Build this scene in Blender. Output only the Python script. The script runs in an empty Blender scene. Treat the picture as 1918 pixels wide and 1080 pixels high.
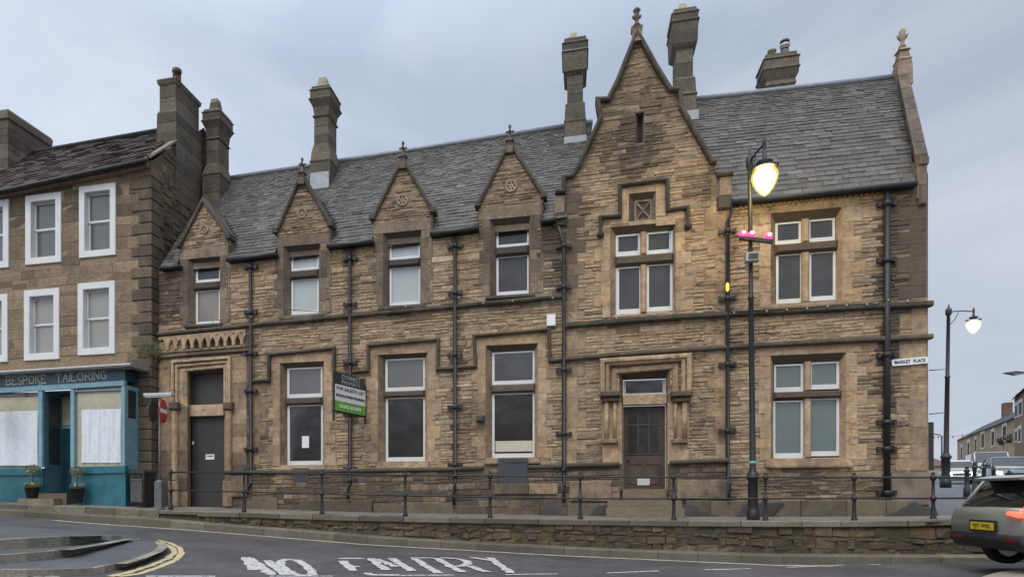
import bpy, bmesh, math, random
from mathutils import Vector, Matrix
from mathutils.geometry import tessellate_polygon
random.seed(11)
R = math.radians
sc = bpy.context.scene
col = sc.collection

# ------------------------------------------------------------------ camera, sky, sun, exposure
CZ = 0.45                       # camera height above the bank's pavement datum
FPX, CX, HY = 1218.0, 800.0, 925.0
cam_d = bpy.data.cameras.new('camera')
cam = bpy.data.objects.new('camera', cam_d); col.objects.link(cam)
cam.location = (0, 0, CZ); cam.rotation_euler = (R(90), 0, 0)
cam_d.sensor_width = 36; cam_d.lens = 36*FPX/1918
cam_d.shift_x = (959-CX)/1918; cam_d.shift_y = (HY-540)/1918
cam_d.clip_end = 5000; cam_d.clip_start = 0.1
sc.camera = cam

world = bpy.data.worlds.new('World'); sc.world = world; world.use_nodes = True
wt = world.node_tree; wt.nodes.clear()
def N(t, ty, **kw):
    n = t.nodes.new(ty)
    for k, v in kw.items(): setattr(n, k, v)
    return n
def ramp(t, src, pts):
    r = N(t, 'ShaderNodeValToRGB'); e = r.color_ramp.elements
    while len(e) < len(pts): e.new(0.5)
    for i, (p, c) in enumerate(pts):
        e[i].position = p; e[i].color = (c[0], c[1], c[2], 1) if len(c) > 2 else (c[0],)*3+(1,)
    t.links.new(src, r.inputs[0]); return r
SUN_EL, SUN_AZ = R(52), R(205)   # behind the camera, a little to its left
sky = N(wt, 'ShaderNodeTexSky', sky_type='NISHITA', sun_disc=False)
sky.sun_elevation = SUN_EL; sky.sun_rotation = SUN_AZ; sky.dust_density = 3.0
tc = N(wt, 'ShaderNodeTexCoord')
mp = N(wt, 'ShaderNodeMapping'); mp.inputs['Scale'].default_value = (1.1, 1.1, 2.2); mp.inputs['Location'].default_value = (0.35, 0.2, 0.1)
mp.inputs['Rotation'].default_value = (0, R(35), 0)
wt.links.new(tc.outputs['Generated'], mp.inputs[0])
nz = N(wt, 'ShaderNodeTexNoise'); nz.inputs['Scale'].default_value = 1.6; nz.inputs['Detail'].default_value = 7; nz.inputs['Distortion'].default_value = 0.7; nz.inputs['Roughness'].default_value = 0.52
wt.links.new(mp.outputs[0], nz.inputs['Vector'])
cl = ramp(wt, nz.outputs[0], [(0.33, (3.3, 3.85, 4.75)), (0.5, (4.15, 4.6, 5.4)), (0.66, (5.4, 5.65, 6.3))])
sp = N(wt, 'ShaderNodeSeparateXYZ'); wt.links.new(tc.outputs['Generated'], sp.inputs[0])
# the overcast is brighter towards the hidden sun (behind the viewer) and to the left
mr = N(wt, 'ShaderNodeMapRange'); mr.inputs['From Min'].default_value = 0.15; mr.inputs['From Max'].default_value = -0.7
mr.inputs['To Min'].default_value = 1.0; mr.inputs['To Max'].default_value = 1.55
wt.links.new(sp.outputs['Y'], mr.inputs['Value'])
mx = N(wt, 'ShaderNodeMapRange'); mx.inputs['From Min'].default_value = -0.5; mx.inputs['From Max'].default_value = 0.85
mx.inputs['To Min'].default_value = 1.06; mx.inputs['To Max'].default_value = 0.74
wt.links.new(sp.outputs['X'], mx.inputs['Value'])
mm = N(wt, 'ShaderNodeMath', operation='MULTIPLY'); wt.links.new(mr.outputs[0], mm.inputs[0]); wt.links.new(mx.outputs[0], mm.inputs[1])
mz = N(wt, 'ShaderNodeMapRange'); mz.inputs['From Min'].default_value = 0.55; mz.inputs['From Max'].default_value = 1.0; mz.inputs['To Min'].default_value = 1.0; mz.inputs['To Max'].default_value = 2.7
wt.links.new(sp.outputs['Z'], mz.inputs['Value'])
mm2 = N(wt, 'ShaderNodeMath', operation='MULTIPLY'); wt.links.new(mm.outputs[0], mm2.inputs[0]); wt.links.new(mz.outputs[0], mm2.inputs[1]); mm = mm2
vs = N(wt, 'ShaderNodeVectorMath', operation='SCALE'); wt.links.new(cl.outputs[0], vs.inputs[0]); wt.links.new(mm.outputs[0], vs.inputs['Scale'])
mixw = N(wt, 'ShaderNodeMix', data_type='RGBA'); mixw.inputs[0].default_value = 0.93
wt.links.new(sky.outputs[0], mixw.inputs[6]); wt.links.new(vs.outputs[0], mixw.inputs[7])
bg = N(wt, 'ShaderNodeBackground'); bg.inputs[1].default_value = 0.112
wo = N(wt, 'ShaderNodeOutputWorld'); wt.links.new(mixw.outputs[2], bg.inputs[0]); wt.links.new(bg.outputs[0], wo.inputs[0])

sun_d = bpy.data.lights.new('sun', 'SUN'); sun_d.energy = 1.0; sun_d.angle = R(30); sun_d.color = (1.0, 0.95, 0.88)
sun = bpy.data.objects.new('sun', sun_d); col.objects.link(sun)
sdir = Vector((math.sin(SUN_AZ)*math.cos(SUN_EL), math.cos(SUN_AZ)*math.cos(SUN_EL), math.sin(SUN_EL)))
sun.rotation_euler = sdir.to_track_quat('Z', 'Y').to_euler()
sc.view_settings.view_transform = 'Standard'; sc.view_settings.look = 'None'
sc.view_settings.exposure = 0.5; sc.view_settings.gamma = 1.0

# ------------------------------------------------------------------ the facade frame: u to the right, w into the building, z up
T = math.atan2(1218, 5300)
DX, DY = math.cos(T), -math.sin(T)
NX, NY = math.sin(T), math.cos(T)
AX, AY = 5.08, 15.2
def UZ(px, py, w=0.0):
    k = (px-CX)/FPX
    u = (k*(AY+w*NY)-AX-w*NX)/(DX-k*DY)
    Y = AY+u*DY+w*NY
    return u, CZ+(HY-py)/FPX*Y
def U(px, w=0.0): return UZ(px, 0, w)[0]
def rect(x0, y0, x1, y1, w=0.0):
    u0, _ = UZ(x0, y0, w); u1, _ = UZ(x1, y0, w); xm = (x0+x1)/2
    return u0, u1, UZ(xm, y1, w)[1], UZ(xm, y0, w)[1]      # u0,u1,z0,z1
def world_uw(u, w): return AX+u*DX+w*NX, AY+u*DY+w*NY
def interp(x, pts):
    if x <= pts[0][0]:
        (a, b), (c, d) = pts[0], pts[1]
        return b+(x-a)*(d-b)/(c-a)
    for (a, b), (c, d) in zip(pts, pts[1:]):
        if x <= c: return b+(x-a)*(d-b)/(c-a)
    return pts[-1][1]
def prof(pts, w): return [UZ(x, y, w) for x, y in pts]
SH = 0.022                       # the courses of the old walls climb very slightly to the right

# ------------------------------------------------------------------ materials
MATS = {}
def base_mat(name):
    m = bpy.data.materials.new(name); m.use_nodes = True
    t = m.node_tree; t.nodes.clear()
    o = N(t, 'ShaderNodeOutputMaterial'); b = N(t, 'ShaderNodeBsdfPrincipled'); t.links.new(b.outputs[0], o.inputs[0])
    MATS[name] = m; return m, t, b
def mixc(t, fac, a, b, mode='MIX'):
    m = N(t, 'ShaderNodeMix', data_type='RGBA', blend_type=mode)
    if isinstance(fac, (int, float)): m.inputs[0].default_value = fac
    else: t.links.new(fac, m.inputs[0])
    for s, v in ((6, a), (7, b)):
        if isinstance(v, tuple): m.inputs[s].default_value = (*v, 1)
        else: t.links.new(v, m.inputs[s])
    return m.outputs[2]
def mathn(t, op, a, b=0.5, clamp=False):
    m = N(t, 'ShaderNodeMath', operation=op, use_clamp=clamp)
    for i, v in enumerate((a, b)):
        if isinstance(v, (int, float)): m.inputs[i].default_value = v
        else: t.links.new(v, m.inputs[i])
    return m.outputs[0]
def noise(t, scale, detail=4, rough=0.55, sc3=(1, 1, 1), loc=(0, 0, 0)):
    c = N(t, 'ShaderNodeTexCoord'); p = N(t, 'ShaderNodeMapping'); p.inputs['Scale'].default_value = sc3; p.inputs['Location'].default_value = loc
    t.links.new(c.outputs['Object'], p.inputs[0])
    n = N(t, 'ShaderNodeTexNoise'); n.inputs['Scale'].default_value = scale; n.inputs['Detail'].default_value = detail; n.inputs['Roughness'].default_value = rough
    t.links.new(p.outputs[0], n.inputs['Vector']); return n.outputs[0]
def bump(t, b, h, strength=0.5, dist=0.02):
    n = N(t, 'ShaderNodeBump'); n.inputs['Strength'].default_value = strength; n.inputs['Distance'].default_value = dist
    t.links.new(h, n.inputs['Height']); t.links.new(n.outputs[0], b.inputs['Normal'])
def plain(name, c, rough=0.6, metal=0.0, var=0.25, sc=6.0, spec=0.5, bmp=0.15, ior=1.5, coat=0.0):
    m, t, b = base_mat(name)
    n = noise(t, sc, 5)
    r = ramp(t, n, [(0.3, tuple(x*(1-var) for x in c)), (0.7, tuple(min(1, x*(1+var)) for x in c))])
    t.links.new(r.outputs[0], b.inputs['Base Color'])
    b.inputs['Roughness'].default_value = rough; b.inputs['Metallic'].default_value = metal
    b.inputs['Specular IOR Level'].default_value = spec; b.inputs['IOR'].default_value = ior
    b.inputs['Coat Weight'].default_value = coat
    if bmp: bump(t, b, noise(t, sc*8, 4), bmp, 0.01)
    if name.startswith('glass'):
        bump(t, b, noise(t, 1.7, 2, .4), 0.35, 0.03)
        gr = N(t, 'ShaderNodeMapRange'); gr.inputs['To Min'].default_value = 0.02; gr.inputs['To Max'].default_value = 0.22; t.links.new(noise(t, 2.6, 5, .6), gr.inputs[0]); t.links.new(gr.outputs[0], b.inputs['Roughness'])
    return m
def emit(name, c, s):
    m, t, b = base_mat(name); b.inputs['Base Color'].default_value = (*c, 1)
    b.inputs['Emission Color'].default_value = (*c, 1); b.inputs['Emission Strength'].default_value = s; return m
def stone(name, cols, tv=(0.74, 1.24), soot=(0.055, 0.046, 0.038), stain=0.5, fine=28, bm=0.5, moss=None, pat=1.0, pock=0.0):
    """per-stone colour from attribute 'rnd': R picks the stone's hue, G its tone, B how weathered it is"""
    m, t, b = base_mat(name)
    a = N(t, 'ShaderNodeAttribute'); a.attribute_name = 'rnd'
    s = N(t, 'ShaderNodeSeparateColor'); t.links.new(a.outputs['Color'], s.inputs[0])
    n = len(cols)
    r = ramp(t, s.outputs[0], [(i/(n-1), c) for i, c in enumerate(cols)])
    tone = N(t, 'ShaderNodeMapRange'); tone.inputs['To Min'].default_value = tv[0]; tone.inputs['To Max'].default_value = tv[1]
    t.links.new(s.outputs[1], tone.inputs[0])
    mott = noise(t, fine, 6, 0.7)
    tone2 = N(t, 'ShaderNodeMapRange'); tone2.inputs['From Min'].default_value = 0.25; tone2.inputs['From Max'].default_value = 0.75
    tone2.inputs['To Min'].default_value = 0.55; tone2.inputs['To Max'].default_value = 1.4
    t.links.new(mott, tone2.inputs[0])
    tt = mathn(t, 'MULTIPLY', tone.outputs[0], tone2.outputs[0])
    v = N(t, 'ShaderNodeVectorMath', operation='SCALE'); t.links.new(r.outputs[0], v.inputs[0]); t.links.new(tt, v.inputs['Scale'])
    # soot and damp in patches
    p1 = noise(t, 0.9*pat, 6, 0.65, (1, 1, 0.55)); p2 = noise(t, 5.0, 5, 0.7, (1, 1, 0.5), (3, 7, 1))
    f = mathn(t, 'ADD', mathn(t, 'MULTIPLY', p1, 0.6), mathn(t, 'MULTIPLY', p2, 0.4))
    f = mathn(t, 'ADD', f, mathn(t, 'MULTIPLY', s.outputs[2], 0.5))
    fr = ramp(t, f, [(0.52, (0,)*3), (0.86, (1,)*3)])
    ff = mathn(t, 'MULTIPLY', fr.outputs[0], stain, True)
    c = mixc(t, ff, v.outputs[0], soot)
    if moss:
        mn = noise(t, 2.2, 6, 0.7, (1, 1, 1), (9, 2, 5)); mrp = ramp(t, mn, [(0.52, (0,)*3), (0.66, (1,)*3)])
        c = mixc(t, mathn(t, 'MULTIPLY', mrp.outputs[0], moss[1]), c, moss[0])
    if pock:
        pn = noise(t, 5.5, 5, 0.65, (0.8, 1, 2.4), (4, 1, 8)); pl_ = noise(t, 0.5, 3, 0.5, (1, 1, 1), (2, 5, 3))
        pf = mathn(t, 'ADD', pn, mathn(t, 'MULTIPLY', pl_, 0.35)); pr_ = ramp(t, pf, [(0.79, (0,)*3), (0.86, (1,)*3)])
        c = mixc(t, mathn(t, 'MULTIPLY', pr_.outputs[0], pock), c, (0.05, 0.038, 0.028))
    t.links.new(c, b.inputs['Base Color']); b.inputs['Roughness'].default_value = 0.86; b.inputs['Specular IOR Level'].default_value = 0.3
    h = mathn(t, 'ADD', noise(t, 16, 6, 0.7, (0.7, 1, 1.6)), mathn(t, 'MULTIPLY', noise(t, 60, 3), 0.4))
    bump(t, b, h, bm, 0.03)
    return m
BUFF = [(0.24, 0.165, 0.102), (0.33, 0.23, 0.145), (0.43, 0.315, 0.205), (0.39, 0.265, 0.16), (0.46, 0.32, 0.19), (0.37, 0.272, 0.185), (0.54, 0.42, 0.29)]
ASH = [(0.375, 0.255, 0.155), (0.405, 0.283, 0.172), (0.445, 0.30, 0.168), (0.39, 0.278, 0.178), (0.46, 0.333, 0.212)]
stone('rubble', BUFF, stain=0.85, bm=1.0, fine=9, pock=.85, tv=(0.82, 1.16))
stone('ashlar', ASH, stain=0.85, bm=0.3, fine=6, pock=.6, tv=(0.88, 1.1))
stone('gabstone', [(0.21, 0.155, 0.105), (0.26, 0.19, 0.13), (0.30, 0.225, 0.155), (0.23, 0.17, 0.12)], stain=0.9, bm=0.35, fine=14)
stone('trim', [(0.12, 0.10, 0.072), (0.155, 0.125, 0.09), (0.19, 0.15, 0.105)], soot=(0.025, 0.025, 0.022), stain=0.9, bm=0.4, moss=((0.06, 0.07, 0.03), 0.5))
stone('coping', [(0.16, 0.14, 0.10), (0.2, 0.175, 0.13), (0.14, 0.125, 0.09)], stain=0.7, bm=0.5, moss=((0.09, 0.10, 0.05), 0.5))
stone('kerbstone', [(0.2, 0.175, 0.14), (0.25, 0.22, 0.18), (0.3, 0.26, 0.21)], stain=0.5, bm=0.4)
stone('basestone', [(0.15, 0.12, 0.08), (0.19, 0.15, 0.10), (0.23, 0.18, 0.12)], stain=0.75, bm=0.4, moss=((0.12, 0.13, 0.065), 0.6))
stone('house', [(0.14, 0.1, 0.065), (0.22, 0.16, 0.10), (0.3, 0.215, 0.135), (0.18, 0.135, 0.09), (0.26, 0.18, 0.115)], stain=0.85, bm=0.5, fine=12)
stone('wallstone', [(0.075, 0.058, 0.042), (0.12, 0.088, 0.056), (0.17, 0.115, 0.062), (0.10, 0.08, 0.06), (0.19, 0.15, 0.11)], stain=0.9, pock=.7, fine=7, bm=0.9, moss=((0.07, 0.08, 0.035), 0.7))
stone('chimstone', [(0.1, 0.085, 0.064), (0.14, 0.118, 0.088), (0.2, 0.165, 0.12)], stain=0.85, bm=0.7, fine=10, soot=(0.035, 0.032, 0.027))
stone('slate', [(0.058, 0.054, 0.048), (0.095, 0.09, 0.08), (0.078, 0.073, 0.064), (0.13, 0.12, 0.102), (0.105, 0.09, 0.07)], stain=0.8, bm=0.3, fine=12, soot=(0.036, 0.032, 0.025), moss=((0.095, 0.082, 0.056), 0.75), pock=.45, pat=0.8)
MATS['slate'].node_tree.nodes['Principled BSDF'].inputs['Roughness'].default_value = 0.55
stone('browntile', [(0.055, 0.042, 0.036), (0.085, 0.065, 0.055), (0.11, 0.085, 0.072), (0.075, 0.055, 0.052)], stain=0.6, bm=0.3, fine=20)
plain('mortar', (0.23, 0.175, 0.115), 0.95, var=0.4, sc=3, bmp=0.5)
plain('mortar_dark', (0.10, 0.08, 0.055), 0.95, var=0.4, sc=3, bmp=0.5)
plain('roof_under', (0.03, 0.03, 0.03), 0.9)
plain('white_paint', (0.62, 0.62, 0.6), 0.4, var=0.06, sc=3, bmp=0.05)
plain('old_white', (0.5, 0.49, 0.46), 0.5, var=0.12, sc=8, bmp=0.1)
plain('black_iron', (0.017, 0.017, 0.018), 0.5, var=0.4, sc=14, bmp=0.3)
plain('lead', (0.22, 0.24, 0.27), 0.5, var=0.15)
plain('pale_flashing', (0.34, 0.35, 0.36), 0.6, var=0.15)
plain('glass_dark', (0.032, 0.033, 0.033), 0.03, var=0.35, sc=1.1, bmp=0, ior=1.65)
plain('glass_mid', (0.105, 0.103, 0.095), 0.05, var=0.1, sc=1.2, bmp=0, ior=1.6)
plain('glass_grey', (0.046, 0.047, 0.047), 0.08, var=0.3, sc=1.5, bmp=0, ior=1.45)
plain('glass_green', (0.10, 0.13, 0.115), 0.08, var=0.12, sc=1.2, bmp=0, ior=1.6)
plain('glass_pale', (0.36, 0.40, 0.38), 0.1, var=0.08, sc=1.2, bmp=0, ior=1.6)
plain('glass_warm', (0.2, 0.165, 0.135), 0.1, var=0.3, sc=1.4, bmp=0, ior=1.6)
plain('glass_blind', (0.26, 0.25, 0.22), 0.1, var=0.1, sc=1.2, bmp=0, ior=1.6)
plain('beige_panel', (0.5, 0.45, 0.36), 0.6, var=0.08)
plain('board_dark', (0.04, 0.037, 0.034), 0.6, var=0.12, sc=2)
plain('board_slate', (0.042, 0.046, 0.052), 0.6, var=0.15, sc=2)
plain('door_brown', (0.068, 0.046, 0.032), 0.55, var=0.25, sc=5)
plain('door_glass', (0.03, 0.03, 0.03), 0.15, var=0.4, sc=8, bmp=0)
plain('paper', (0.7, 0.7, 0.68), 0.8, var=0.05)
plain('teal_mid', (0.07, 0.15, 0.18), 0.5, var=0.2, sc=4, bmp=0.1)
plain('teal', (0.022, 0.125, 0.15), 0.45, var=0.2, sc=4, bmp=0.1)
plain('teal_dark', (0.012, 0.055, 0.075), 0.4, var=0.2, sc=4, bmp=0.1)
plain('pale_blue', (0.18, 0.31, 0.36), 0.45, var=0.15, sc=6, bmp=0.1)
plain('sheet', (0.66, 0.68, 0.69), 0.85, var=0.08, sc=9, bmp=0.1)
plain('cream', (0.42, 0.39, 0.28), 0.6, var=0.12, sc=5)
plain('gold_letter', (0.42, 0.40, 0.34), 0.5, var=0.1)
plain('zinc', (0.2, 0.2, 0.19), 0.6, var=0.2)
plain('terracotta', (0.27, 0.14, 0.095), 0.8, var=0.3)
plain('pot_buff', (0.33, 0.28, 0.19), 0.85, var=0.3)
plain('pot_black', (0.028, 0.028, 0.03), 0.6, var=0.3)
plain('sign_grey', (0.03, 0.035, 0.042), 0.4, var=0.1)
plain('sign_white', (0.72, 0.72, 0.7), 0.4, var=0.04)
plain('sign_green', (0.13, 0.36, 0.045), 0.4, var=0.08)
plain('sign_red', (0.42, 0.018, 0.022), 0.35, var=0.1)
plain('text_grey', (0.3, 0.33, 0.33), 0.5)
plain('text_black', (0.02, 0.02, 0.02), 0.5)
plain('post_grey', (0.11, 0.115, 0.11), 0.5, var=0.2)
plain('bulb_glass', (0.3, 0.3, 0.29), 0.3)
plain('bin_black', (0.022, 0.021, 0.02), 0.5, var=0.3)
plain('bin_grey', (0.075, 0.068, 0.06), 0.5, var=0.3)
plain('tape_teal', (0.10, 0.36, 0.34), 0.5)
plain('camera_grey', (0.3, 0.31, 0.31), 0.4)
plain('soil', (0.03, 0.022, 0.015), 0.95)
plain('leaf', (0.085, 0.10, 0.035), 0.7, var=0.5, sc=20)
plain('leaf_pale', (0.24, 0.235, 0.13), 0.7, var=0.35, sc=30)
plain('petal_yellow', (0.6, 0.45, 0.05), 0.6)
plain('petal_white', (0.6, 0.62, 0.6), 0.6)
plain('tyre', (0.014, 0.014, 0.015), 0.8, var=0.2)
plain('rim', (0.3, 0.3, 0.31), 0.3, metal=0.8)
plain('car_green', (0.25, 0.265, 0.225), 0.28, metal=0.2, var=0.05, bmp=0, coat=0.7)
plain('car_white', (0.55, 0.56, 0.57), 0.3, var=0.04, bmp=0, coat=0.5)
plain('car_slate', (0.11, 0.13, 0.155), 0.3, metal=0.3, var=0.05, bmp=0, coat=0.5)
plain('car_dark', (0.02, 0.022, 0.026), 0.3, var=0.1, bmp=0, coat=0.5)
plain('cladding', (0.018, 0.018, 0.019), 0.55, var=0.2)
plain('car_glass', (0.006, 0.007, 0.008), 0.03, var=0.05, bmp=0, ior=1.7)
plain('plate_yellow', (0.62, 0.46, 0.02), 0.4, var=0.05)
plain('reflector_red', (0.14, 0.012, 0.012), 0.3)
plain('far_roof', (0.05, 0.05, 0.052), 0.9)
plain('brick_far', (0.34, 0.25, 0.15), 0.9, var=0.35, sc=1.5)
plain('brick_far_red', (0.13, 0.075, 0.055), 0.9, var=0.3, sc=1.5)
plain('render_beige', (0.42, 0.38, 0.32), 0.9, var=0.08)
plain('render_brown', (0.19, 0.155, 0.115), 0.9, var=0.4, sc=2.5)
plain('render_grey', (0.06, 0.058, 0.056), 0.9, var=0.35, sc=1.8)
plain('yellow_line', (0.46, 0.37, 0.2), 0.8, var=0.25, sc=12)
plain('kerb_paint', (0.40, 0.34, 0.25), 0.8, var=0.3, sc=9)
plain('flower_pink', (0.45, 0.3, 0.32), 0.8)
emit('globe', (1.0, 0.80, 0.34), 70.0)
def glow_shell(name, c, s_, mix_):
    m = bpy.data.materials.new(name); m.use_nodes = True; t = m.node_tree; t.nodes.clear(); o = N(t, 'ShaderNodeOutputMaterial')
    e = N(t, 'ShaderNodeEmission'); e.inputs[0].default_value = (*c, 1); e.inputs[1].default_value = s_; tr = N(t, 'ShaderNodeBsdfTransparent'); x = N(t, 'ShaderNodeMixShader'); x.inputs[0].default_value = mix_
    t.links.new(tr.outputs[0], x.inputs[1]); t.links.new(e.outputs[0], x.inputs[2]); t.links.new(x.outputs[0], o.inputs[0]); MATS[name] = m
glow_shell('halo_glow', (1.0, 0.78, 0.16), 0.9, 0.5); glow_shell('halo_glow_far', (1.0, 0.9, 0.6), 0.7, 0.4)  # half-clear glow colours that paint a halo round the lamp globes
emit('globe_far', (1.0, 0.88, 0.62), 9.0)
emit('pink_lamp', (1.0, 0.05, 0.20), 1.6)
emit('pink_core', (1.0, 0.62, 0.72), 14.0)
emit('tail_lamp', (1.0, 0.08, 0.05), 2.2)
emit('head_lamp', (1.0, 0.93, 0.8), 16.0)
emit('head_lamp_warm', (1.0, 0.7, 0.5), 8.0)
emit('glint_orange', (1.0, 0.5, 0.05), 1.2)  # glow colour of the reflection painted on a downpipe
def asphalt(name, c, patch=0.25, rough=0.62):
    m, t, b = base_mat(name)
    g = noise(t, 220, 3, 0.8); l = noise(t, 0.7, 6, 0.6); s = noise(t, 9, 5, 0.6, (1, 0.3, 1))
    f = mathn(t, 'ADD', mathn(t, 'MULTIPLY', g, 0.45), mathn(t, 'ADD', mathn(t, 'MULTIPLY', l, 0.35), mathn(t, 'MULTIPLY', s, 0.2)))
    r = ramp(t, f, [(0.35, tuple(x*(1-patch*1.6) for x in c)), (0.5, c), (0.65, tuple(x*(1+patch*2) for x in c))])
    t.links.new(r.outputs[0], b.inputs['Base Color'])
    rr = N(t, 'ShaderNodeMapRange'); rr.inputs['To Min'].default_value = rough-0.15; rr.inputs['To Max'].default_value = rough+0.2; t.links.new(l, rr.inputs[0])
    t.links.new(rr.outputs[0], b.inputs['Roughness']); bump(t, b, g, 0.35, 0.008); return m
asphalt('asphalt', (0.066, 0.066, 0.066), 0.42); asphalt('asphalt_pale', (0.085, 0.087, 0.09)); asphalt('island_tar', (0.075, 0.08, 0.084), 0.3, 0.85)
asphalt('flagstone', (0.17, 0.155, 0.125), 0.3, 0.8); asphalt('ground', (0.09, 0.085, 0.075))
def worn_paint(name, c):
    m, t, b = base_mat(name)
    n = noise(t, 16, 6, 0.75); r = ramp(t, n, [(0.40, (0.07, 0.07, 0.07)), (0.48, c)])
    t.links.new(r.outputs[0], b.inputs['Base Color']); b.inputs['Roughness'].default_value = 0.75; return m
worn_paint('road_paint', (0.5, 0.49, 0.46)); worn_paint('line_paint', (0.5, 0.5, 0.48))

# ------------------------------------------------------------------ mesh building
class MB:
    def __init__(s): s.v = []; s.f = []; s.c = []; s.sm = []
    def add(s, vs, fs, c=None, smooth=False):
        if c is None: c = rc()
        o = len(s.v); s.v += [tuple(p) for p in vs]
        for f in fs: s.f.append([o+i for i in f]); s.c.append(c); s.sm.append(smooth)
    def box(s, u0, u1, w0, w1, z0, z1, c=None):
        s.add([(u0, w0, z0), (u1, w0, z0), (u1, w1, z0), (u0, w1, z0), (u0, w0, z1), (u1, w0, z1), (u1, w1, z1), (u0, w1, z1)],
              [(0, 1, 5, 4), (1, 2, 6, 5), (2, 3, 7, 6), (3, 0, 4, 7), (4, 5, 6, 7), (3, 2, 1, 0)], c)
    def slab(s, p, w0, w1, c=None, inset=0.0, iw=0.0):
        """quad/polygon p [(u,z)..] extruded from w0 (front) to w1; the front face may be inset for a soft arris"""
        n = len(p)
        cu = sum(q[0] for q in p)/n; cz = sum(q[1] for q in p)/n
        def ins(q):
            if not inset: return q
            du, dz = q[0]-cu, q[1]-cz
            return (q[0]-math.copysign(min(inset, abs(du)*.4), du), q[1]-math.copysign(min(inset, abs(dz)*.4), dz))
        fr = [(ins(q)[0], w0, ins(q)[1]) for q in p]
        vs = fr+[(q[0], w0+iw, q[1]) for q in p]+[(q[0], w1, q[1]) for q in p]
        fs = [tuple(range(n))]
        for k in range(2):
            for i in range(n):
                j = (i+1) % n; fs.append((k*n+i, k*n+j, (k+1)*n+j, (k+1)*n+i))
        fs.append(tuple(range(3*n-1, 2*n-1, -1)))
        s.add(vs, fs, c)
    def poly(s, outer, w, holes=(), c=None):
        loops = [[Vector((u, 0, z)) for u, z in outer]]+[[Vector((u, 0, z)) for u, z in h] for h in holes]
        tris = tessellate_polygon(loops); flat = [v for l in loops for v in l]
        s.add([(v.x, w, v.z) for v in flat], [tuple(t) for t in tris], c)
    def ring(s, path, r0, n=10, cap=True, c=None):
        """tube along a 3D path; r0 a radius or a list of radii"""
        P = [Vector(p) for p in path]; rr = r0 if isinstance(r0, (list, tuple)) else [r0]*len(P)
        vs = []; fs = []
        up = Vector((0, 0, 1))
        for i, p in enumerate(P):
            d = (P[min(i+1, len(P)-1)]-P[max(i-1, 0)]).normalized()
            a = d.cross(up)
            if a.length < 0.05: a = d.cross(Vector((1, 0, 0)))
            a.normalize(); b = d.cross(a).normalized()
            for k in range(n):
                t = 2*math.pi*k/n; vs.append(p+(a*math.cos(t)+b*math.sin(t))*rr[i])
        for i in range(len(P)-1):
            for k in range(n):
                k2 = (k+1) % n; fs.append((i*n+k, i*n+k2, (i+1)*n+k2, (i+1)*n+k))
        if cap: fs.append(tuple(range(n))); fs.append(tuple(range(len(P)*n-1, (len(P)-1)*n-1, -1)))
        s.add(vs, fs, c, True)
    def lathe(s, cx, cy, prof_, n=16, c=None, smooth=True):
        vs = []; fs = []
        for r, z in prof_:
            for k in range(n):
                t = 2*math.pi*k/n; vs.append((cx+r*math.cos(t), cy+r*math.sin(t), z))
        m = len(prof_)
        for i in range(m-1):
            for k in range(n):
                k2 = (k+1) % n; fs.append((i*n+k, i*n+k2, (i+1)*n+k2, (i+1)*n+k))
        fs.append(tuple(range(n))); fs.append(tuple(range(m*n-1, (m-1)*n-1, -1)))
        s.add(vs, fs, c, smooth)
    def stack(s, u0, u1, w0, w1, lv, c=None, courses=False):
        """square shaft: lv = [(z, grow)...] from the bottom up; courses cuts it into jointed blocks"""
        if courses:
            out = [lv[0]]
            for (za, ga), (zb, gb) in zip(lv, lv[1:]):
                n = int((zb-za)/.24)
                for i in range(1, n):
                    t = i/n; z = za+(zb-za)*t; g = ga+(gb-ga)*t; out += [(z-.007, g), (z, g-.012), (z+.007, g)]
                out.append((zb, gb))
            lv = out
        vs = []
        for z, g in lv: vs += [(u0-g, w0-g, z), (u1+g, w0-g, z), (u1+g, w1+g, z), (u0-g, w1+g, z)]
        m = len(lv); o = len(s.v); s.v += vs
        for i in range(m-1):
            cc = c if not courses else (.3+.5*random.random(), random.random(), c[2]+random.uniform(-.15, .2))
            for k in range(4):
                k2 = (k+1) % 4; s.f.append([o+i*4+k, o+i*4+k2, o+i*4+4+k2, o+i*4+4+k]); s.c.append(cc or rc()); s.sm.append(False)
        s.f += [[o, o+1, o+2, o+3], [o+4*m-1, o+4*m-2, o+4*m-3, o+4*m-4]]; s.c += [c or rc()]*2; s.sm += [False]*2
    def strip(s, path, hw, w0, w1, ch=0.0, c=None, closed=False):
        """mitred moulding along a (u,z) path, front at w0, back at w1, ch = front chamfer"""
        P = [Vector((a, b)) for a, b in path]; n = len(P)
        L = []; Rr = []; L2 = []; R2 = []
        for i in range(n):
            if closed: a = P[i-1]; b = P[(i+1) % n]
            else: a = P[max(i-1, 0)]; b = P[min(i+1, n-1)]
            d1 = (P[i]-a); d2 = (b-P[i])
            if d1.length < 1e-6: d1 = d2
            if d2.length < 1e-6: d2 = d1
            d1.normalize(); d2.normalize()
            n1 = Vector((-d1.y, d1.x)); n2 = Vector((-d2.y, d2.x)); m = (n1+n2)
            if m.length < 1e-4: m = n1
            m.normalize(); k = 1/max(0.35, m.dot(n1))
            L.append(P[i]+m*hw*k); Rr.append(P[i]-m*hw*k); L2.append(P[i]+m*(hw-ch)*k); R2.append(P[i]-m*(hw-ch)*k)
        vs = []
        for i in range(n):
            for q, w in ((L[i], w1), (L[i], w0+ch), (L2[i], w0), (R2[i], w0), (Rr[i], w0+ch), (Rr[i], w1)): vs.append((q.x, w, q.y))
        fs = []
        m = n if closed else n-1
        for i in range(m):
            j = (i+1) % n
            for k in range(5): fs.append((i*6+k, i*6+k+1, j*6+k+1, j*6+k))
        if not closed: fs.append(tuple(range(6))); fs.append(tuple(range(n*6-1, n*6-7, -1)))
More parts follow.
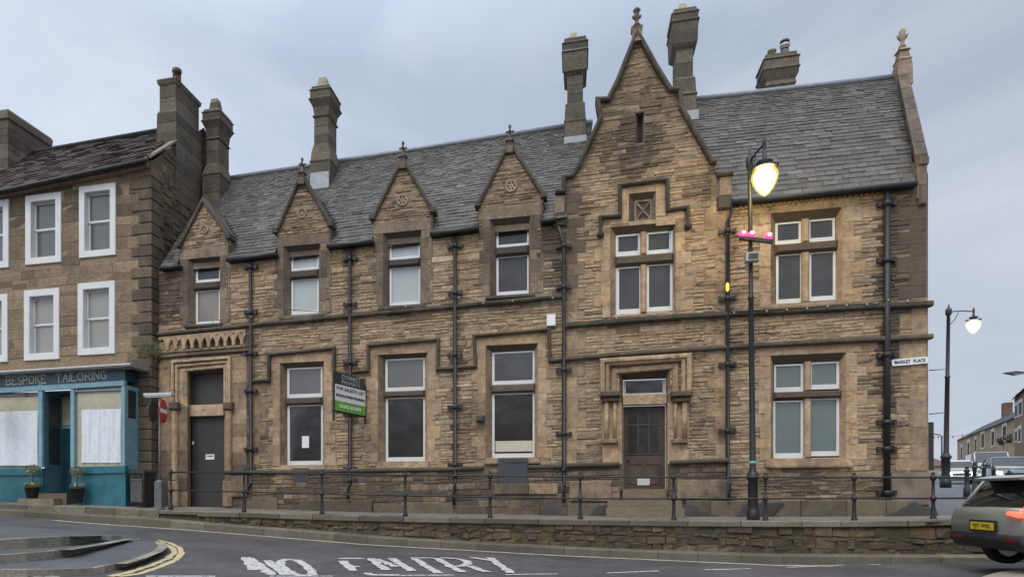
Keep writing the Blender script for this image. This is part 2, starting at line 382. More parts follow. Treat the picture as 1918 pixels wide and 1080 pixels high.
        s.add(vs, fs, c)
    def build(s, name, mat, parent=None, origin=(0, 0, 0), recalc=True):
        me = bpy.data.meshes.new(name)
        ox, oy, oz = origin
        me.from_pydata([(x-ox, y-oy, z-oz) for x, y, z in s.v], [], s.f)
        mats = mat if isinstance(mat, (list, tuple)) else [mat]
        for m in mats: me.materials.append(MATS[m])
        at = me.color_attributes.new('rnd', 'FLOAT_COLOR', 'CORNER')
        cols = []
        for f, c in zip(s.f, s.c): cols += [c[0], c[1], c[2], 1.0]*len(f)
        at.data.foreach_set('color', cols)
        me.polygons.foreach_set('use_smooth', s.sm)
        if recalc:
            bm = bmesh.new(); bm.from_mesh(me); bmesh.ops.recalc_face_normals(bm, faces=bm.faces); bm.to_mesh(me); bm.free()
        me.update()
        o = bpy.data.objects.new(name, me); col.objects.link(o)
        if parent: o.parent = parent
        return o
def rc(b=0.0): return (random.random(), random.random(), b)
def tag(o, label=None, cat=None, group=None, kind=None):
    if label: o['label'] = label
    if cat: o['category'] = cat
    if group: o['group'] = group
    if kind: o['kind'] = kind
    return o
def root_uw(name, label, cat, u=0.0, w=0.0, z=0.0, group=None):
    """an Empty at a thing's base, turned with the facade"""
    e = bpy.data.objects.new(name, None); col.objects.link(e)
    X, Y = world_uw(u, w); e.location = (X, Y, z); e.rotation_euler = (0, 0, -T); e.empty_display_size = 0.3
    return tag(e, label, cat, group)
def root_xy(name, label, cat, x, y, z, rz=0.0, group=None):
    e = bpy.data.objects.new(name, None); col.objects.link(e)
    e.location = (x, y, z); e.rotation_euler = (0, 0, rz); e.empty_display_size = 0.3
    return tag(e, label, cat, group)
def facade_obj(o):          # a top-level mesh written in facade coordinates
    o.location = (AX, AY, 0); o.rotation_euler = (0, 0, -T); return o

# ------------------------------------------------------------------ stonework: every stone is a little block of its own
def scan(poly, z):
    xs = []
    n = len(poly)
    for i in range(n):
        (a, b), (c, d) = poly[i], poly[(i+1) % n]
        if (b <= z < d) or (d <= z < b): xs.append(a+(z-b)*(c-a)/(d-b))
    xs.sort(); return [(xs[i], xs[i+1]) for i in range(0, len(xs)-1, 2)]
def cut(iv, rects, z0, z1, pad=0.0):
    for (a, b, c, d) in rects:
        if d-pad*0 <= z0+0.012 or c >= z1-0.012: continue
        out = []
        for (p, q) in iv:
            if b <= p or a >= q: out.append((p, q)); continue
            if a > p: out.append((p, a))
            if b < q: out.append((b, q))
        iv = out
    return iv
GABX = [(U(a), U(b)) for a, b in ((337, 432), (519, 621), (699, 811), (896, 1018))]
SOOTZ = [(1694, 500, 34, 120, 1.6), (1690, 430, 40, 90, 1.2), (380, 625, 40, 16, .5), (566, 605, 45, 20, .6), (755, 590, 50, 20, .6), (957, 572, 50, 22, .6), (1203, 608, 70, 14, .5), (1510, 590, 80, 16, .4), (565, 900, 60, 22, .6), (755, 895, 60, 22, .6), (1510, 905, 100, 30, .6), (1130, 860, 50, 60, .6), (1330, 800, 30, 70, .5), (680, 840, 30, 60, .4), (880, 800, 40, 80, .45), (500, 800, 30, 90, .4), (1180, 290, 60, 60, .5), (1692, 470, 45, 110, 1.3), (1060, 470, 30, 130, .9), (468, 800, 14, 250, .8), (853, 640, 12, 330, .6), (655, 640, 12, 330, .6), (1362, 640, 12, 300, .7), (1661, 640, 16, 300, 1.0), (310, 560, 30, 60, .8),
         (1190, 230, 110, 130, .55), (1020, 440, 30, 60, .8), (300, 900, 60, 60, .7), (450, 930, 60, 60, .6), (330, 560, 40, 60, .3), (1700, 920, 60, 40, .8), (1080, 400, 30, 70, .6), (1330, 350, 60, 50, .6), (1560, 350, 200, 16, .5)]
SZ = []
for x, y, rx, ry, a in SOOTZ:
    uu, zz = UZ(x, y, 0); k = 80*(x+4500)/5707; SZ.append((uu, zz, rx/k, ry/k, a))
STR_U = prof([(300, 626), (460, 611), (660, 590), (849, 573.7), (1054, 555)], 0)
def soot(u, z):
    v = 0.12*random.random()
    for a, b, c, d, e in SZ:
        q = ((u-a)/c)**2+((z-b)/d)**2
        if q < 1: v += e*(1-q)**0.6*random.uniform(.6, 1.1)
    for a, b in GABX:
        if a-.1 < u < b+.1 and z > interp(u, STR_U)+.3: v += 0.38*random.uniform(.5, 1.1)
    if z < 0.75: v += 0.35
    return min(v, 1.4)

def soot_at(u, z): return min(1.0, soot(u, z)*.7)
def rubble(mb, poly, blocked, h=(0.055, 0.105), wd=(0.18, 0.55), prot=(0.0, 0.026), w=0.0, sh=SH, soot=None, jn=0.004, rough=0.014):
    uz = [(u, z-sh*u) for u, z in poly]
    zs = [q[1] for q in uz]; z = min(zs)
    bl = [(a, b, c-sh*(a+b)/2, d-sh*(a+b)/2) for a, b, c, d in blocked]
    cuts = sorted(set([q[2] for q in bl]+[q[3] for q in bl]))
    zt = max(zs)
    while z < zt-0.03:
        hh = random.uniform(*h)*(1.55 if (h[1] < .2 and random.random() < .14) else 1)
        z1 = min(z+hh, zt)
        iv = scan(uz, (z+z1)/2)
        # keep both edges inside the outline
        iv = cut(iv, bl, z, z1)
        for (p, q) in iv:
            if q-p < 0.05: continue
            x = p
            while x < q-0.001:
                ww = random.uniform(*wd)*(0.6+0.4*(hh/h[1]) if h[1] < 0.3 else 1)
                if q-(x+ww) < wd[0]*0.6: ww = q-x
                x1 = x+ww; sv = soot((x+x1)/2, z+sh*x) if soot else 0.0
                g = jn; j = lambda: random.uniform(-rough, rough)*0.5
                pr = random.uniform(*prot)
                pl = [(x+g, z+g+j()+sh*x), (x1-g, z+g+j()+sh*x1), (x1-g, z1-g+j()+sh*x1), (x+g, z1-g+j()+sh*x)]
                cc = (min(1, max(0, random.gauss(.52, .21))), random.random(), sv)
                n = 4; ins = min(0.014, ww*.2, (z1-z)*.2)
                cu = (x+x1)/2; cz = (z+z1)/2+sh*cu
                fr = []
                for (a, b) in pl: fr.append((a-math.copysign(ins, a-cu)+j()*.5, w-pr+j()*1.2, b-math.copysign(ins, b-cz)))
                bk = [(a, w, b) for a, b in pl]
                mb.add(fr+bk, [(0, 1, 2, 3), (4, 5, 1, 0), (5, 6, 2, 1), (6, 7, 3, 2), (7, 4, 0, 3)], cc)
                x = x1
        z = z1
def jambs(mb, blocked, u, side, z0, z1, wide=(0.2, 0.36), hh=(0.22, 0.34), w=-0.012, soot=0.0, alt=0, mat_c=None):
    """alternating long and short dressed blocks beside an opening; side +1 grows to the right"""
    z = z0; k = alt
    while z < z1-0.02:
        h = random.uniform(*hh); zn = z+h
        if z1-zn < hh[0]*0.6: zn = z1
        ww = wide[k % 2]*random.uniform(0.9, 1.1)
        a, b = (u, u+ww) if side > 0 else (u-ww, u)
        mb.slab([(a+.0015, z+.0015), (b-.0015, z+.0015), (b-.0015, zn-.0015), (a+.0015, zn-.0015)], w, 0.02, rc(soot*random.uniform(.5, 1.2)+soot_at((a+b)/2, z)), 0.004, 0.004)
        blocked.append((a, b, z, zn)); z = zn; k += 1
def lintel(mb, blocked, u0, u1, z0, z1, soot=0.0, w=-0.012, n=1):
    for i in range(n):
        a = u0+(u1-u0)*i/n; b = u0+(u1-u0)*(i+1)/n
        mb.slab([(a+.0015, z0+.0015), (b-.0015, z0+.0015), (b-.0015, z1-.0015), (a+.0015, z1-.0015)], w, 0.02, rc(soot+soot_at((a+b)/2, z0)), 0.004, 0.004)
    blocked.append((u0, u1, z0, z1))
def slates(mb, eL, eR, rR, rL, rows=30, k=0.62, wd=(0.17, 0.4), lift=0.017, skip=None):
    """courses of single slates between four 3D corners, the courses getting smaller towards the ridge"""
    eL, eR, rR, rL = map(Vector, (eL, eR, rR, rL))
    nrm = (eR-eL).cross(rL-eL).normalized()
    if nrm.z < 0: nrm = -nrm
    L = (eR-eL).length
    def P(s, t): return (eL.lerp(eR, s)).lerp(rL.lerp(rR, s), t)
    ts = []; acc = 0
    for i in range(rows+1): ts.append(acc); acc += 1-k*i/rows
    ts = [t/ts[-1] for t in ts]
    for i in range(rows):
        t0, t1 = ts[i], min(1, ts[i+1]+0.006); sc_ = 1-k*i/rows
        s = -random.uniform(0, 0.5)*wd[1]/L
        segs = []
        while s < 1:
            ds = random.uniform(*wd)*sc_*1.15/L; segs.append((max(0, s), min(1, s+ds))); s += ds
        if skip:
            zm = P(.5, (t0+t1)/2).z; bl = skip(P(0, t0), P(1, t0)); out = []
            for seg in segs: out += cut([seg], [(x0, x1, 0, 1) for x0, x1 in bl], 0, 1)
            segs = out
        for a, b in segs:
            if b-a < 0.02/L: continue
            g = 0.003/L; l0 = lift*random.uniform(0.6, 1.5); dt = random.uniform(-0.0025, 0.0025)
            p = [P(a+g, t0+dt)+nrm*l0, P(b-g, t0+dt+random.uniform(-.001, .001))+nrm*l0*random.uniform(.85, 1.15), P(b-g, t1)+nrm*0.004, P(a+g, t1)+nrm*0.004]
            q = [P(a+g, t0+dt), P(b-g, t0+dt)]
            mb.add(p+q, [(0, 1, 2, 3), (4, 5, 1, 0)], rc(0.25*random.random()+0.35*max(0, t0-.45)))
def text_mesh(body, size, mat, parent, loc, rot, name='lettering', ext=0.004, width=None, align='CENTER', shear=0):
    cu = bpy.data.curves.new(name, 'FONT'); cu.body = body; cu.size = size; cu.extrude = ext; cu.align_x = align; cu.align_y = 'CENTER'; cu.resolution_u = 3
    cu.offset = size*0.01
    o = bpy.data.objects.new(name+'_tmp', cu); col.objects.link(o)
    bpy.context.view_layer.update()
    me = bpy.data.meshes.new_from_object(o.evaluated_get(bpy.context.evaluated_depsgraph_get()))
    bpy.data.objects.remove(o); me.materials.clear(); me.materials.append(MATS[mat])
    if width:
        xs = [v.co.x for v in me.vertices]; k = width/(max(xs)-min(xs))
        for v in me.vertices: v.co.x *= k
    ob = bpy.data.objects.new(name, me); col.objects.link(ob); ob.parent = parent; ob.location = loc; ob.rotation_euler = rot
    return ob

# ------------------------------------------------------------------ ground levels (facade frame)
WALL_W, KERB_W = -1.35, -1.75
ROAD_E = prof([(0, 963.6), (174, 978), (350, 990), (700, 1018.5), (1050, 1038), (1450, 1055.5), (1600, 1056), (1800, 1053), (1918, 1052)], KERB_W)
KERB_T = prof([(0, 953), (167, 963.6), (292, 970), (350, 977), (548, 991.5), (750, 1008), (1100, 1027), (1450, 1039), (1800, 1041), (1918, 1041)], KERB_W+.05)
COPE_T = prof([(0, 943), (167, 949), (300, 955.5), (457, 959.5), (603, 964), (700, 966.5), (918, 970), (1087, 972.5), (1262, 974.5), (1434, 975), (1600, 975), (1748, 973), (1800, 970), (1918, 968)], WALL_W-.07)
PAVE_B = prof([(0, 936), (235, 942), (300, 947), (420, 950), (700, 958), (1060, 964), (1400, 966), (1740, 965)], 0.0)
def zroad(u): return interp(u, ROAD_E)
def zpave(u, w):
    f = min(1, max(0, (w-WALL_W)/(-WALL_W)))
    return interp(u, COPE_T)*(1-f)+interp(u, PAVE_B)*f
def ground_hit(px, py, dz=0.0):
    k = (px-CX)/FPX; s = (HY-py)/FPX
    lo, hi = 4.0, 40.0
    def f(Y):
        X = k*Y; u = (X-AX)*DX+(Y-AY)*DY
        return CZ+s*Y-(zroad(u)+dz)
    Y = lo
    while Y < hi and f(Y) > 0: Y += 0.05
    a, b = Y-0.05, Y
    for _ in range(20):
        m = (a+b)/2
        if f(m) > 0: a = m
        else: b = m
    X = k*b; return Vector((X, b, CZ+s*b))
def grid_sheet(name, mat, us, ws, zf, label=None):
    vs = []; fs = []
    for u in us:
        for w in ws:
            X, Y = world_uw(u, w); vs.append((X, Y, zf(u, w)))
    m = len(ws)
    for i in range(len(us)-1):
        for j in range(m-1): fs.append((i*m+j, i*m+j+1, (i+1)*m+j+1, (i+1)*m+j))
    mb = MB(); mb.add(vs, fs); o = mb.build(name, mat); tag(o, kind='structure'); return o
us = [-45+i*0.5 for i in range(0, 190)]
grid_sheet('road', 'asphalt', us, [KERB_W+.02-i*1.0 for i in range(0, 40)], lambda u, w: zroad(u) if u > -24 else zroad(-24))
grid_sheet('pavement', 'flagstone', [-24+i*0.25 for i in range(0, 150)], [WALL_W-.02+i*0.12 for i in range(0, 14)], lambda u, w: zpave(u, w))
# the street that climbs away behind the corner of the bank
mb = MB(); vs = []; fs = []
xs = [9+i*4 for i in range(60)]; ys = [12.6, 13, 14, 16, 20, 26, 32, 40, 50, 65, 80, 100, 125, 150, 180, 220]
def zstreet(Y): return -0.09+0.0425*max(0, Y-13.2)
x_left = lambda Y: 9.9+(Y-13)*0.55
for x in range(60):
    for y in ys:
        vs.append((x_left(y)+x*x*0.06+x*0.5, y, zstreet(y)+0.004))
m = len(ys)
for i in range(59):
    for j in range(m-1): fs.append((i*m+j, i*m+j+1, (i+1)*m+j+1, (i+1)*m+j))
mb.add(vs, fs); tag(mb.build('street', 'asphalt_pale'), kind='structure')
mb = MB(); S = 3000; mb.add([(-S, -S, -1.6), (S, -S, -1.6), (S, S, -1.6), (-S, S, -1.6)], [(0, 1, 2, 3)])
tag(mb.build('ground', 'ground'), kind='structure')

# kerb, retaining wall and its coping
mb = MB()
u = U(0, KERB_W)-8; uE = U(1918, KERB_W)+8
while u < uE:
    u1 = u+random.uniform(0.75, 1.0); c = rc(random.random()*.5)
    t0, t1 = interp(u, KERB_T), interp(u1, KERB_T); b0, b1 = zroad(u)-.1, zroad(u1)-.1
    vs = []
    for (uu, t, b) in ((u+.004, t0, b0), (u1-.004, t1, b1)):
        vs += [(uu, KERB_W-.0, b), (uu, KERB_W, t-.02), (uu, KERB_W+.02, t), (uu, WALL_W+.03, t+.01), (uu, WALL_W+.03, b)]
    mb.add(vs, [(0, 1, 6, 5), (1, 2, 7, 6), (2, 3, 8, 7), (0, 4, 3, 2, 1), (5, 6, 7, 8, 9)], c); u = u1
o = facade_obj(mb.build('kerb', 'coping')); tag(o, kind='structure')
# upper kerb of the left pavement
wall_root = root_uw('retaining_wall', 'low rubble stone retaining wall with flat coping slabs under the iron railings', 'wall', 0, 0, 0)
uL = U(300, WALL_W); uR = U(1918, WALL_W)+6
us2 = [uL+(uR-uL)*i/40 for i in range(41)]
poly = [(q, interp(q, KERB_T)-.05) for q in us2]+[(q, interp(q, COPE_T)-.10) for q in reversed(us2)]
mb = MB(); rubble(mb, poly, [], h=(0.08, 0.24), wd=(0.15, 0.55), prot=(0.0, 0.03), w=WALL_W, sh=-0.012, jn=0.004, rough=0.05, soot=lambda a, b: 0.2*random.random()+.15)
mb.build('stonework', 'wallstone', wall_root)
mb = MB(); mb.poly(poly, WALL_W+.004); mb.build('mortar', 'wallstone', wall_root)
mb = MB(); u = uL
while u < uR:
    u1 = u+random.uniform(0.7, 1.25); t0, t1 = interp(u, COPE_T), interp(u1, COPE_T)
    th = 0.125 if u > uL+1 else 0.09
    p = [(u+.004, t0-th), (u1-.004, t1-th), (u1-.004, t1), (u+.004, t0)]
    mb.slab(p, WALL_W-.07+random.uniform(-.008, .008), WALL_W+.33, rc(random.random()*.5), 0.015, 0.015); u = u1
mb.build('coping', 'coping', wall_root)
mb = MB(); u = U(0, WALL_W)-8
while u < uL:
    u1 = min(uL, u+random.uniform(0.75, 1.0)); t0, t1 = interp(u, COPE_T), interp(u1, COPE_T)
    p = [(u+.004, interp(u, KERB_T)-.04), (u1-.004, interp(u1, KERB_T)-.04), (u1-.004, t1+.004), (u+.004, t0+.004)]
    mb.slab(p, WALL_W-.06, WALL_W+.2, rc(random.random()*.4), 0.012, 0.012); u = u1
tag(facade_obj(mb.build('kerb_step', 'coping')), kind='structure')

# ------------------------------------------------------------------ road markings
def flat_strip(mb, pts, hw, dz, mat=None, jag=0.0, close=False):
    P = [ground_hit(x, y)+Vector((0, 0, dz)) for x, y in pts]
    Q = []
    for a, b in zip(P, P[1:]):
        n = max(1, int((b-a).length/0.15))
        for i in range(n): Q.append(a.lerp(b, i/n))
    Q.append(P[-1]); vs = []; fs = []
    for i, p in enumerate(Q):
        d = (Q[min(i+1, len(Q)-1)]-Q[max(i-1, 0)]); d.z = 0; d.normalize(); s = Vector((-d.y, d.x, 0))
        for sg in (-1, 1):
            q = p+s*(sg*(hw+random.uniform(-jag, jag)))
            uu = (q.x-AX)*DX+(q.y-AY)*DY; q.z = zroad(uu)+dz; vs.append(q)
    for i in range(len(Q)-1): fs.append((2*i, 2*i+1, 2*i+3, 2*i+2))
    mb.add(vs, fs)
mb = MB()
LET = [[(460, 1043), (466, 1052), (475, 1067)], [(466, 1044), (484, 1056), (508, 1076)], [(500, 1049), (516, 1062), (534, 1076)],
       [(538, 1047), (527, 1050), (527, 1058), (540, 1070), (560, 1077), (584, 1077)], [(538, 1047), (556, 1049), (572, 1057), (583, 1068), (584, 1077)],
       [(635, 1045.7), (681, 1045.7)], [(641, 1050), (661, 1068.7)], [(652, 1061), (674, 1061)], [(688, 1073), (692, 1076.5), (748, 1077)],
       [(694, 1045.7), (706, 1055), (723, 1067.6)], [(704, 1047), (742, 1061.4)], [(733, 1045.6), (771, 1069.6)],
       [(769, 1045), (812, 1045)], [(778, 1046.6), (792, 1057), (821, 1073.8)],
       [(818, 1045.6), (842, 1060), (867, 1071.7)], [(825, 1044.8), (858, 1046.6), (874, 1051), (879, 1055), (866, 1060), (854, 1061)], [(877, 1060), (912, 1071.7)],
       [(881, 1044.6), (902, 1047), (929, 1052)], [(917, 1044.6), (929, 1053)], [(927, 1051), (942, 1063), (956, 1073.8)]]
for i, s in enumerate(LET): flat_strip(mb, s, 0.075, 0.006+0.0006*i, jag=0.025)
tag(mb.build('road_lettering', 'road_paint'), 'worn white NO ENTRY lettering painted on the dark asphalt', 'road marking')
LINE = [(0, 1079), (600, 1078.5), (950, 1075.5), (1044, 1074), (1137, 1072.6), (1234, 1068.5), (1321, 1066.5), (1406, 1064.5), (1475, 1062), (1529, 1060), (1580, 1057.5), (1640, 1056.5)]
def ly(x): return interp(x, LINE)
bl_ = root_xy('broken_line', 'broken white line curving across the junction asphalt below the lettering', 'road marking', *ground_hit(700, 1078))
for a, b in ((-60, 112), (273, 403), (505, 623), (720, 850), (946, 1044), (1137, 1234), (1321, 1406), (1475, 1529), (1550, 1580), (1628, 1650)):
    mb = MB(); flat_strip(mb, [(a+(b-a)*i/4, ly(a+(b-a)*i/4)) for i in range(5)], 0.04, 0.006, jag=0.008); mb.build('dash', 'line_paint', bl_, tuple(bl_.location))
mb = MB()
flat_strip(mb, [(x, interp(x, [(0, 965), (174, 979.5), (350, 991.5), (700, 1020), (1050, 1039.5), (1450, 1057.5), (1560, 1059)])+.6) for x in list(range(100, 1560, 50))+[1560]], 0.085, 0.006, jag=0.02)
tag(mb.build('kerb_line', 'kerb_paint'), 'long worn cream line along the foot of the retaining wall kerb', 'road marking')
mb = MB()
NOSE = [(222, 1079), (262, 1074), (300, 1061), (330, 1048), (341, 1036), (336, 1025), (318, 1016), (296, 1011)]
NOSE2 = [(205, 1079), (240, 1072), (283, 1058), (313, 1046), (326, 1036), (324, 1027), (311, 1019), (292, 1014)]
flat_strip(mb, NOSE, 0.05, 0.006, jag=0.015); flat_strip(mb, NOSE2, 0.05, 0.006, jag=0.015)
tag(mb.build('double_yellow_line', 'yellow_line'), 'faded double yellow line round the rounded nose of the traffic island', 'road marking')

mb = MB(); q = [ground_hit(x, y, .09) for x, y in ((1825, 1086), (1842, 1078), (1862, 1072), (1890, 1067), (1925, 1063), (2000, 1058), (2050, 1075), (2000, 1110))]
mb.add([tuple(p) for p in q]+[(p.x, p.y, p.z-.2) for p in q], [tuple(range(8))]+[(i, (i+1) % 8, 8+(i+1) % 8, 8+i) for i in range(8)]); tag(mb.build('pavement_corner', 'kerbstone'), kind='structure')
# ------------------------------------------------------------------ stepped traffic island at the left
isl = root_xy('traffic_island', 'stepped traffic island of stone kerbs and dark tarmac with a rounded nose', 'traffic island', *ground_hit(150, 1060))
io = tuple(isl.location)
FAR = [(-120, 974), (0, 982.5), (100, 990), (177, 997), (236, 1002), (271, 1010)]
def tz(a, b): return lambda x: a+(b-a)*min(1, max(0, (x-120)/130))
LV = [([(-120, 1070), (0, 1066), (100, 1065.5), (177, 1062.5), (215, 1055), (250, 1045), (285, 1032), (297, 1022), (290, 1014)], lambda x: 0.09),
      ([(-120, 1045), (0, 1038.5), (100, 1031), (180, 1018), (235, 1008), (262, 1009)], tz(.2, .11)),
      ([(-120, 1014), (0, 1010), (100, 1004.5), (190, 1001.5), (228, 1003)], tz(.31, .14))]
for li, (front, dz) in enumerate(LV):
    def dens(pts):
        out = []
        for a, b in zip(pts, pts[1:]):
            for i in range(6): out.append((a[0]+(b[0]-a[0])*i/6, a[1]+(b[1]-a[1])*i/6))
        out.append(pts[-1]); return out
    F_ = [ground_hit(x, y, dz(x)) for x, y in dens(front)]
    far = [p for p in FAR if p[0] < front[-1][0]]
    G_ = [ground_hit(x, y, dz(x)) for x, y in far]
    mb = MB(); loop = F_+list(reversed(G_))
    tris = tessellate_polygon([[Vector((p.x, p.y, 0)) for p in loop]])
    mb.add([(p.x, p.y, p.z-.004) for p in loop], [tuple(t) for t in tris]); mb.build('tarmac_surface', 'island_tar', isl, io)
    mb = MB()
    for i in range(len(F_)-1):
        a, b = F_[i], F_[i+1]; d = (b-a); d.z = 0
        if d.length < 1e-4: continue
        nn = Vector((-d.y, d.x, 0)).normalized()*0.16
        if nn.y < 0: nn = -nn
        if i and False: pass
        a2, b2 = a+nn, b+nn
        h = Vector((0, 0, 0.17))
        mb.add([a, b, b2, a2, a-h, b-h], [(0, 1, 2, 3), (4, 5, 1, 0)], (random.Random(i//3).random(), random.Random(i//3+9).random(), .1))
    mb.build('kerb_stones', 'kerbstone', isl, io)
# ------------------------------------------------------------------ THE BANK
bank = root_uw('stone_bank_building', 'long gothic buff sandstone bank with slate roof, steep gablets and a tall front gable', 'building', 0, 0, 0)
blocked = []; holes = []
W = MB()        # dressed blocks
GW = MB()       # dressed sooty blocks of gablets
def rw(r): return r
def poly_rect(r): u0, u1, z0, z1 = r; return [(u0, z0), (u1, z0), (u1, z1), (u0, z1)]
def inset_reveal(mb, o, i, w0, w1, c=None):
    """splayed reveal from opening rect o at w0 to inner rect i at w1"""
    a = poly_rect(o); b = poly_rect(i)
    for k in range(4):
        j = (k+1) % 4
        cc = c or rc(.3); cc = (cc[0], cc[1], min(1.1, cc[2]+(.95 if k == 2 else (.35 if k == 3 else 0))))  # head and left jamb darker: dirt, plus shade put into the colour
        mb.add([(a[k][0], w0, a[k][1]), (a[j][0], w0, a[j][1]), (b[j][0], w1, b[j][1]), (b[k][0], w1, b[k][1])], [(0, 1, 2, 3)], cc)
def light(px, parent, pane, wf=0.17, t=(4.2, 3.2, 3.2, 7.5), paint='white_paint', ref=None):
    """one glazed light: px rect of the white frame, t = left,right,top,bottom thickness in photo px"""
    x0, y0, x1, y1 = px
    o = rect(x0, y0, x1, y1, wf); i = rect(x0+t[0], y0+t[2], x1-t[1], y1-t[3], wf)
    # square in the facade frame
    mb = MB(); A = poly_rect(o); B = poly_rect(i)
    vs = [(p[0], wf, p[1]) for p in A]+[(p[0], wf, p[1]) for p in B]+[(p[0], wf+.05, p[1]) for p in B]+[(p[0], wf+.06, p[1]) for p in A]
    fs = []
    for k in range(4):
        j = (k+1) % 4; fs += [(k, j, 4+j, 4+k), (4+k, 4+j, 8+j, 8+k), (12+k, 12+j, j, k)]
    mb.add(vs, fs); mb.build('sash_frame', paint, parent)
    mb = MB(); mb.add([(p[0], wf+.035, p[1]) for p in B], [(0, 1, 2, 3)]); mb.build('pane', pane, parent)
    return o
def window(opening, lights, panes, sill=None, ash=None, sooty=0.2, jw=(0.2, 0.34), t=(4.2, 3.2, 3.2, 7.5), head=0.3, frame_mat='ashlar', nl=1, label=None, dress_mat='ashlar', jtop=None):
    """opening: px rect at the wall face; lights: px rects; returns the window part"""
    o = rect(*opening)
    holes.append(poly_rect(o)); blocked.append(o)
    part = MB()
    ls = [rect(*l, 0.17) for l in lights]
    inner = (min(l[0] for l in ls), max(l[1] for l in ls), min(l[2] for l in ls), max(l[3] for l in ls))
    inner = (max(inner[0], o[0]+.01), min(inner[1], o[1]-.01), max(inner[2], o[2]+.01), min(inner[3], o[3]-.02))
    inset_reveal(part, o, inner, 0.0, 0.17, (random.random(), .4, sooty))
    # transom and mullion
    tops = [l for l in ls if l[3] > inner[3]-0.15]; bots = [l for l in ls if l not in tops]
    tz0 = max(l[3] for l in bots); tz1 = min(l[2] for l in tops)
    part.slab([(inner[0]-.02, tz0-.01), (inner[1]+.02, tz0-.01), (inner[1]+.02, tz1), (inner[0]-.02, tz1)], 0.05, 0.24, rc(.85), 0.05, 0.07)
    if len(tops) == 2:
        lu = sorted(tops); m0, m1 = lu[0][1], lu[1][0]
        part.slab([(m0-.005, tz1), (m1+.005, tz1), (m1+.005, inner[3]+.02), (m0-.005, inner[3]+.02)], 0.075, 0.24, rc(sooty), 0.03, 0.04)
        part.slab([(m0-.005, inner[2]-.02), (m1+.005, inner[2]-.02), (m1+.005, tz0-.01), (m0-.005, tz0-.01)], 0.075, 0.24, rc(sooty), 0.03, 0.04)
    win = part.build('window', frame_mat, bank)
    if label: win['label'] = label
    for l, p in zip(lights, panes): light(l, win, p, t=t)
    zt = jtop if jtop else o[3]
    for uu_, sg_, al_ in ((o[0], -1, 0), (o[1], 1, 1)): dress = MB(); jambs(dress, blocked, uu_, sg_, o[2], zt, jw, soot=sooty, alt=al_); dress.build('jamb_stones', dress_mat, win)
    dress = MB()
    if head: lintel(dress, blocked, o[0]-jw[1]*.8, o[1]+jw[1]*.8, zt, zt+head, soot=sooty, n=nl)
    if dress.v: dress.build('lintel_stones', dress_mat, win)
    if sill:
        s = rect(*sill); mb = MB()
        zt_ = s[3]; zb = s[2]
        mb.add([(s[0], -.10, zb), (s[1], -.10, zb), (s[1], -.10, zb+.04), (s[0], -.10, zb+.04), (s[0]+.03, .02, zt_), (s[1]-.03, .02, zt_), (s[0], .02, zb), (s[1], .02, zb)],
               [(0, 1, 2, 3), (3, 2, 5, 4), (0, 3, 4, 6), (1, 7, 5, 2), (0, 6, 7, 1)], rc(.4))
        mb.build('sill', 'trim' if sooty > .15 else 'ashlar', win); blocked.append(s)
    return win
# upper windows of the left wing, in the gablets
GAB = [dict(foot=(337.5, 458, 431, 443), apex=(382, 375), fin=None, op=(352.4, 483, 412, 606), li=[(367, 494, 413, 529), (367, 543, 412.5, 606)], pn=['glass_grey', 'glass_warm'], ro=(383, 429.6, 8.5), sill=(348, 606, 418, 613), body=(337, 432)),
       dict(foot=(518.5, 432.6, 620.7, 420), apex=(566, 328), fin=(567.5, 295), op=(531, 459, 600, 590), li=[(546, 474, 597, 507), (546, 522, 597, 588)], pn=['glass_pale', 'glass_pale'], ro=(565.8, 399.4, 10), sill=(525, 588.5, 608, 597), body=(519, 621)),
       dict(foot=(699, 407, 812, 394), apex=(755, 298), fin=(754.5, 264.5), op=(717.4, 434, 789, 571), li=[(730, 449.6, 786.5, 486), (730, 499.6, 787, 571)], pn=['glass_pale', 'glass_pale'], ro=(754, 375, 11.5), sill=(710, 570.5, 799, 580), body=(699, 811)),
       dict(foot=(895, 383, 1019, 366), apex=(955, 268), fin=(953.7, 233), op=(917.4, 408, 993.5, 552), li=[(930, 425.6, 990, 462.6), (930, 479, 990, 551)], pn=['glass_grey', 'glass_grey'], ro=(957.4, 348.5, 12), sill=(910, 551, 1003, 559), body=(896, 1018))]
EAVE_L = prof([(300, 499), (425, 484), (512, 473), (614, 458.5), (697, 449), (808, 435), (895, 424), (1013, 411), (1056, 406)], -0.12)
def eave_z(u): return interp(u, EAVE_L)
gab_polys = []
for g in GAB:
    window(g['op'], g['li'], g['pn'], sill=g['sill'], sooty=0.16, jw=(0.17, 0.26), head=0.0, dress_mat='gabstone', t=(3.6, 2.6, 2.6, 6.0), frame_mat='gabstone')
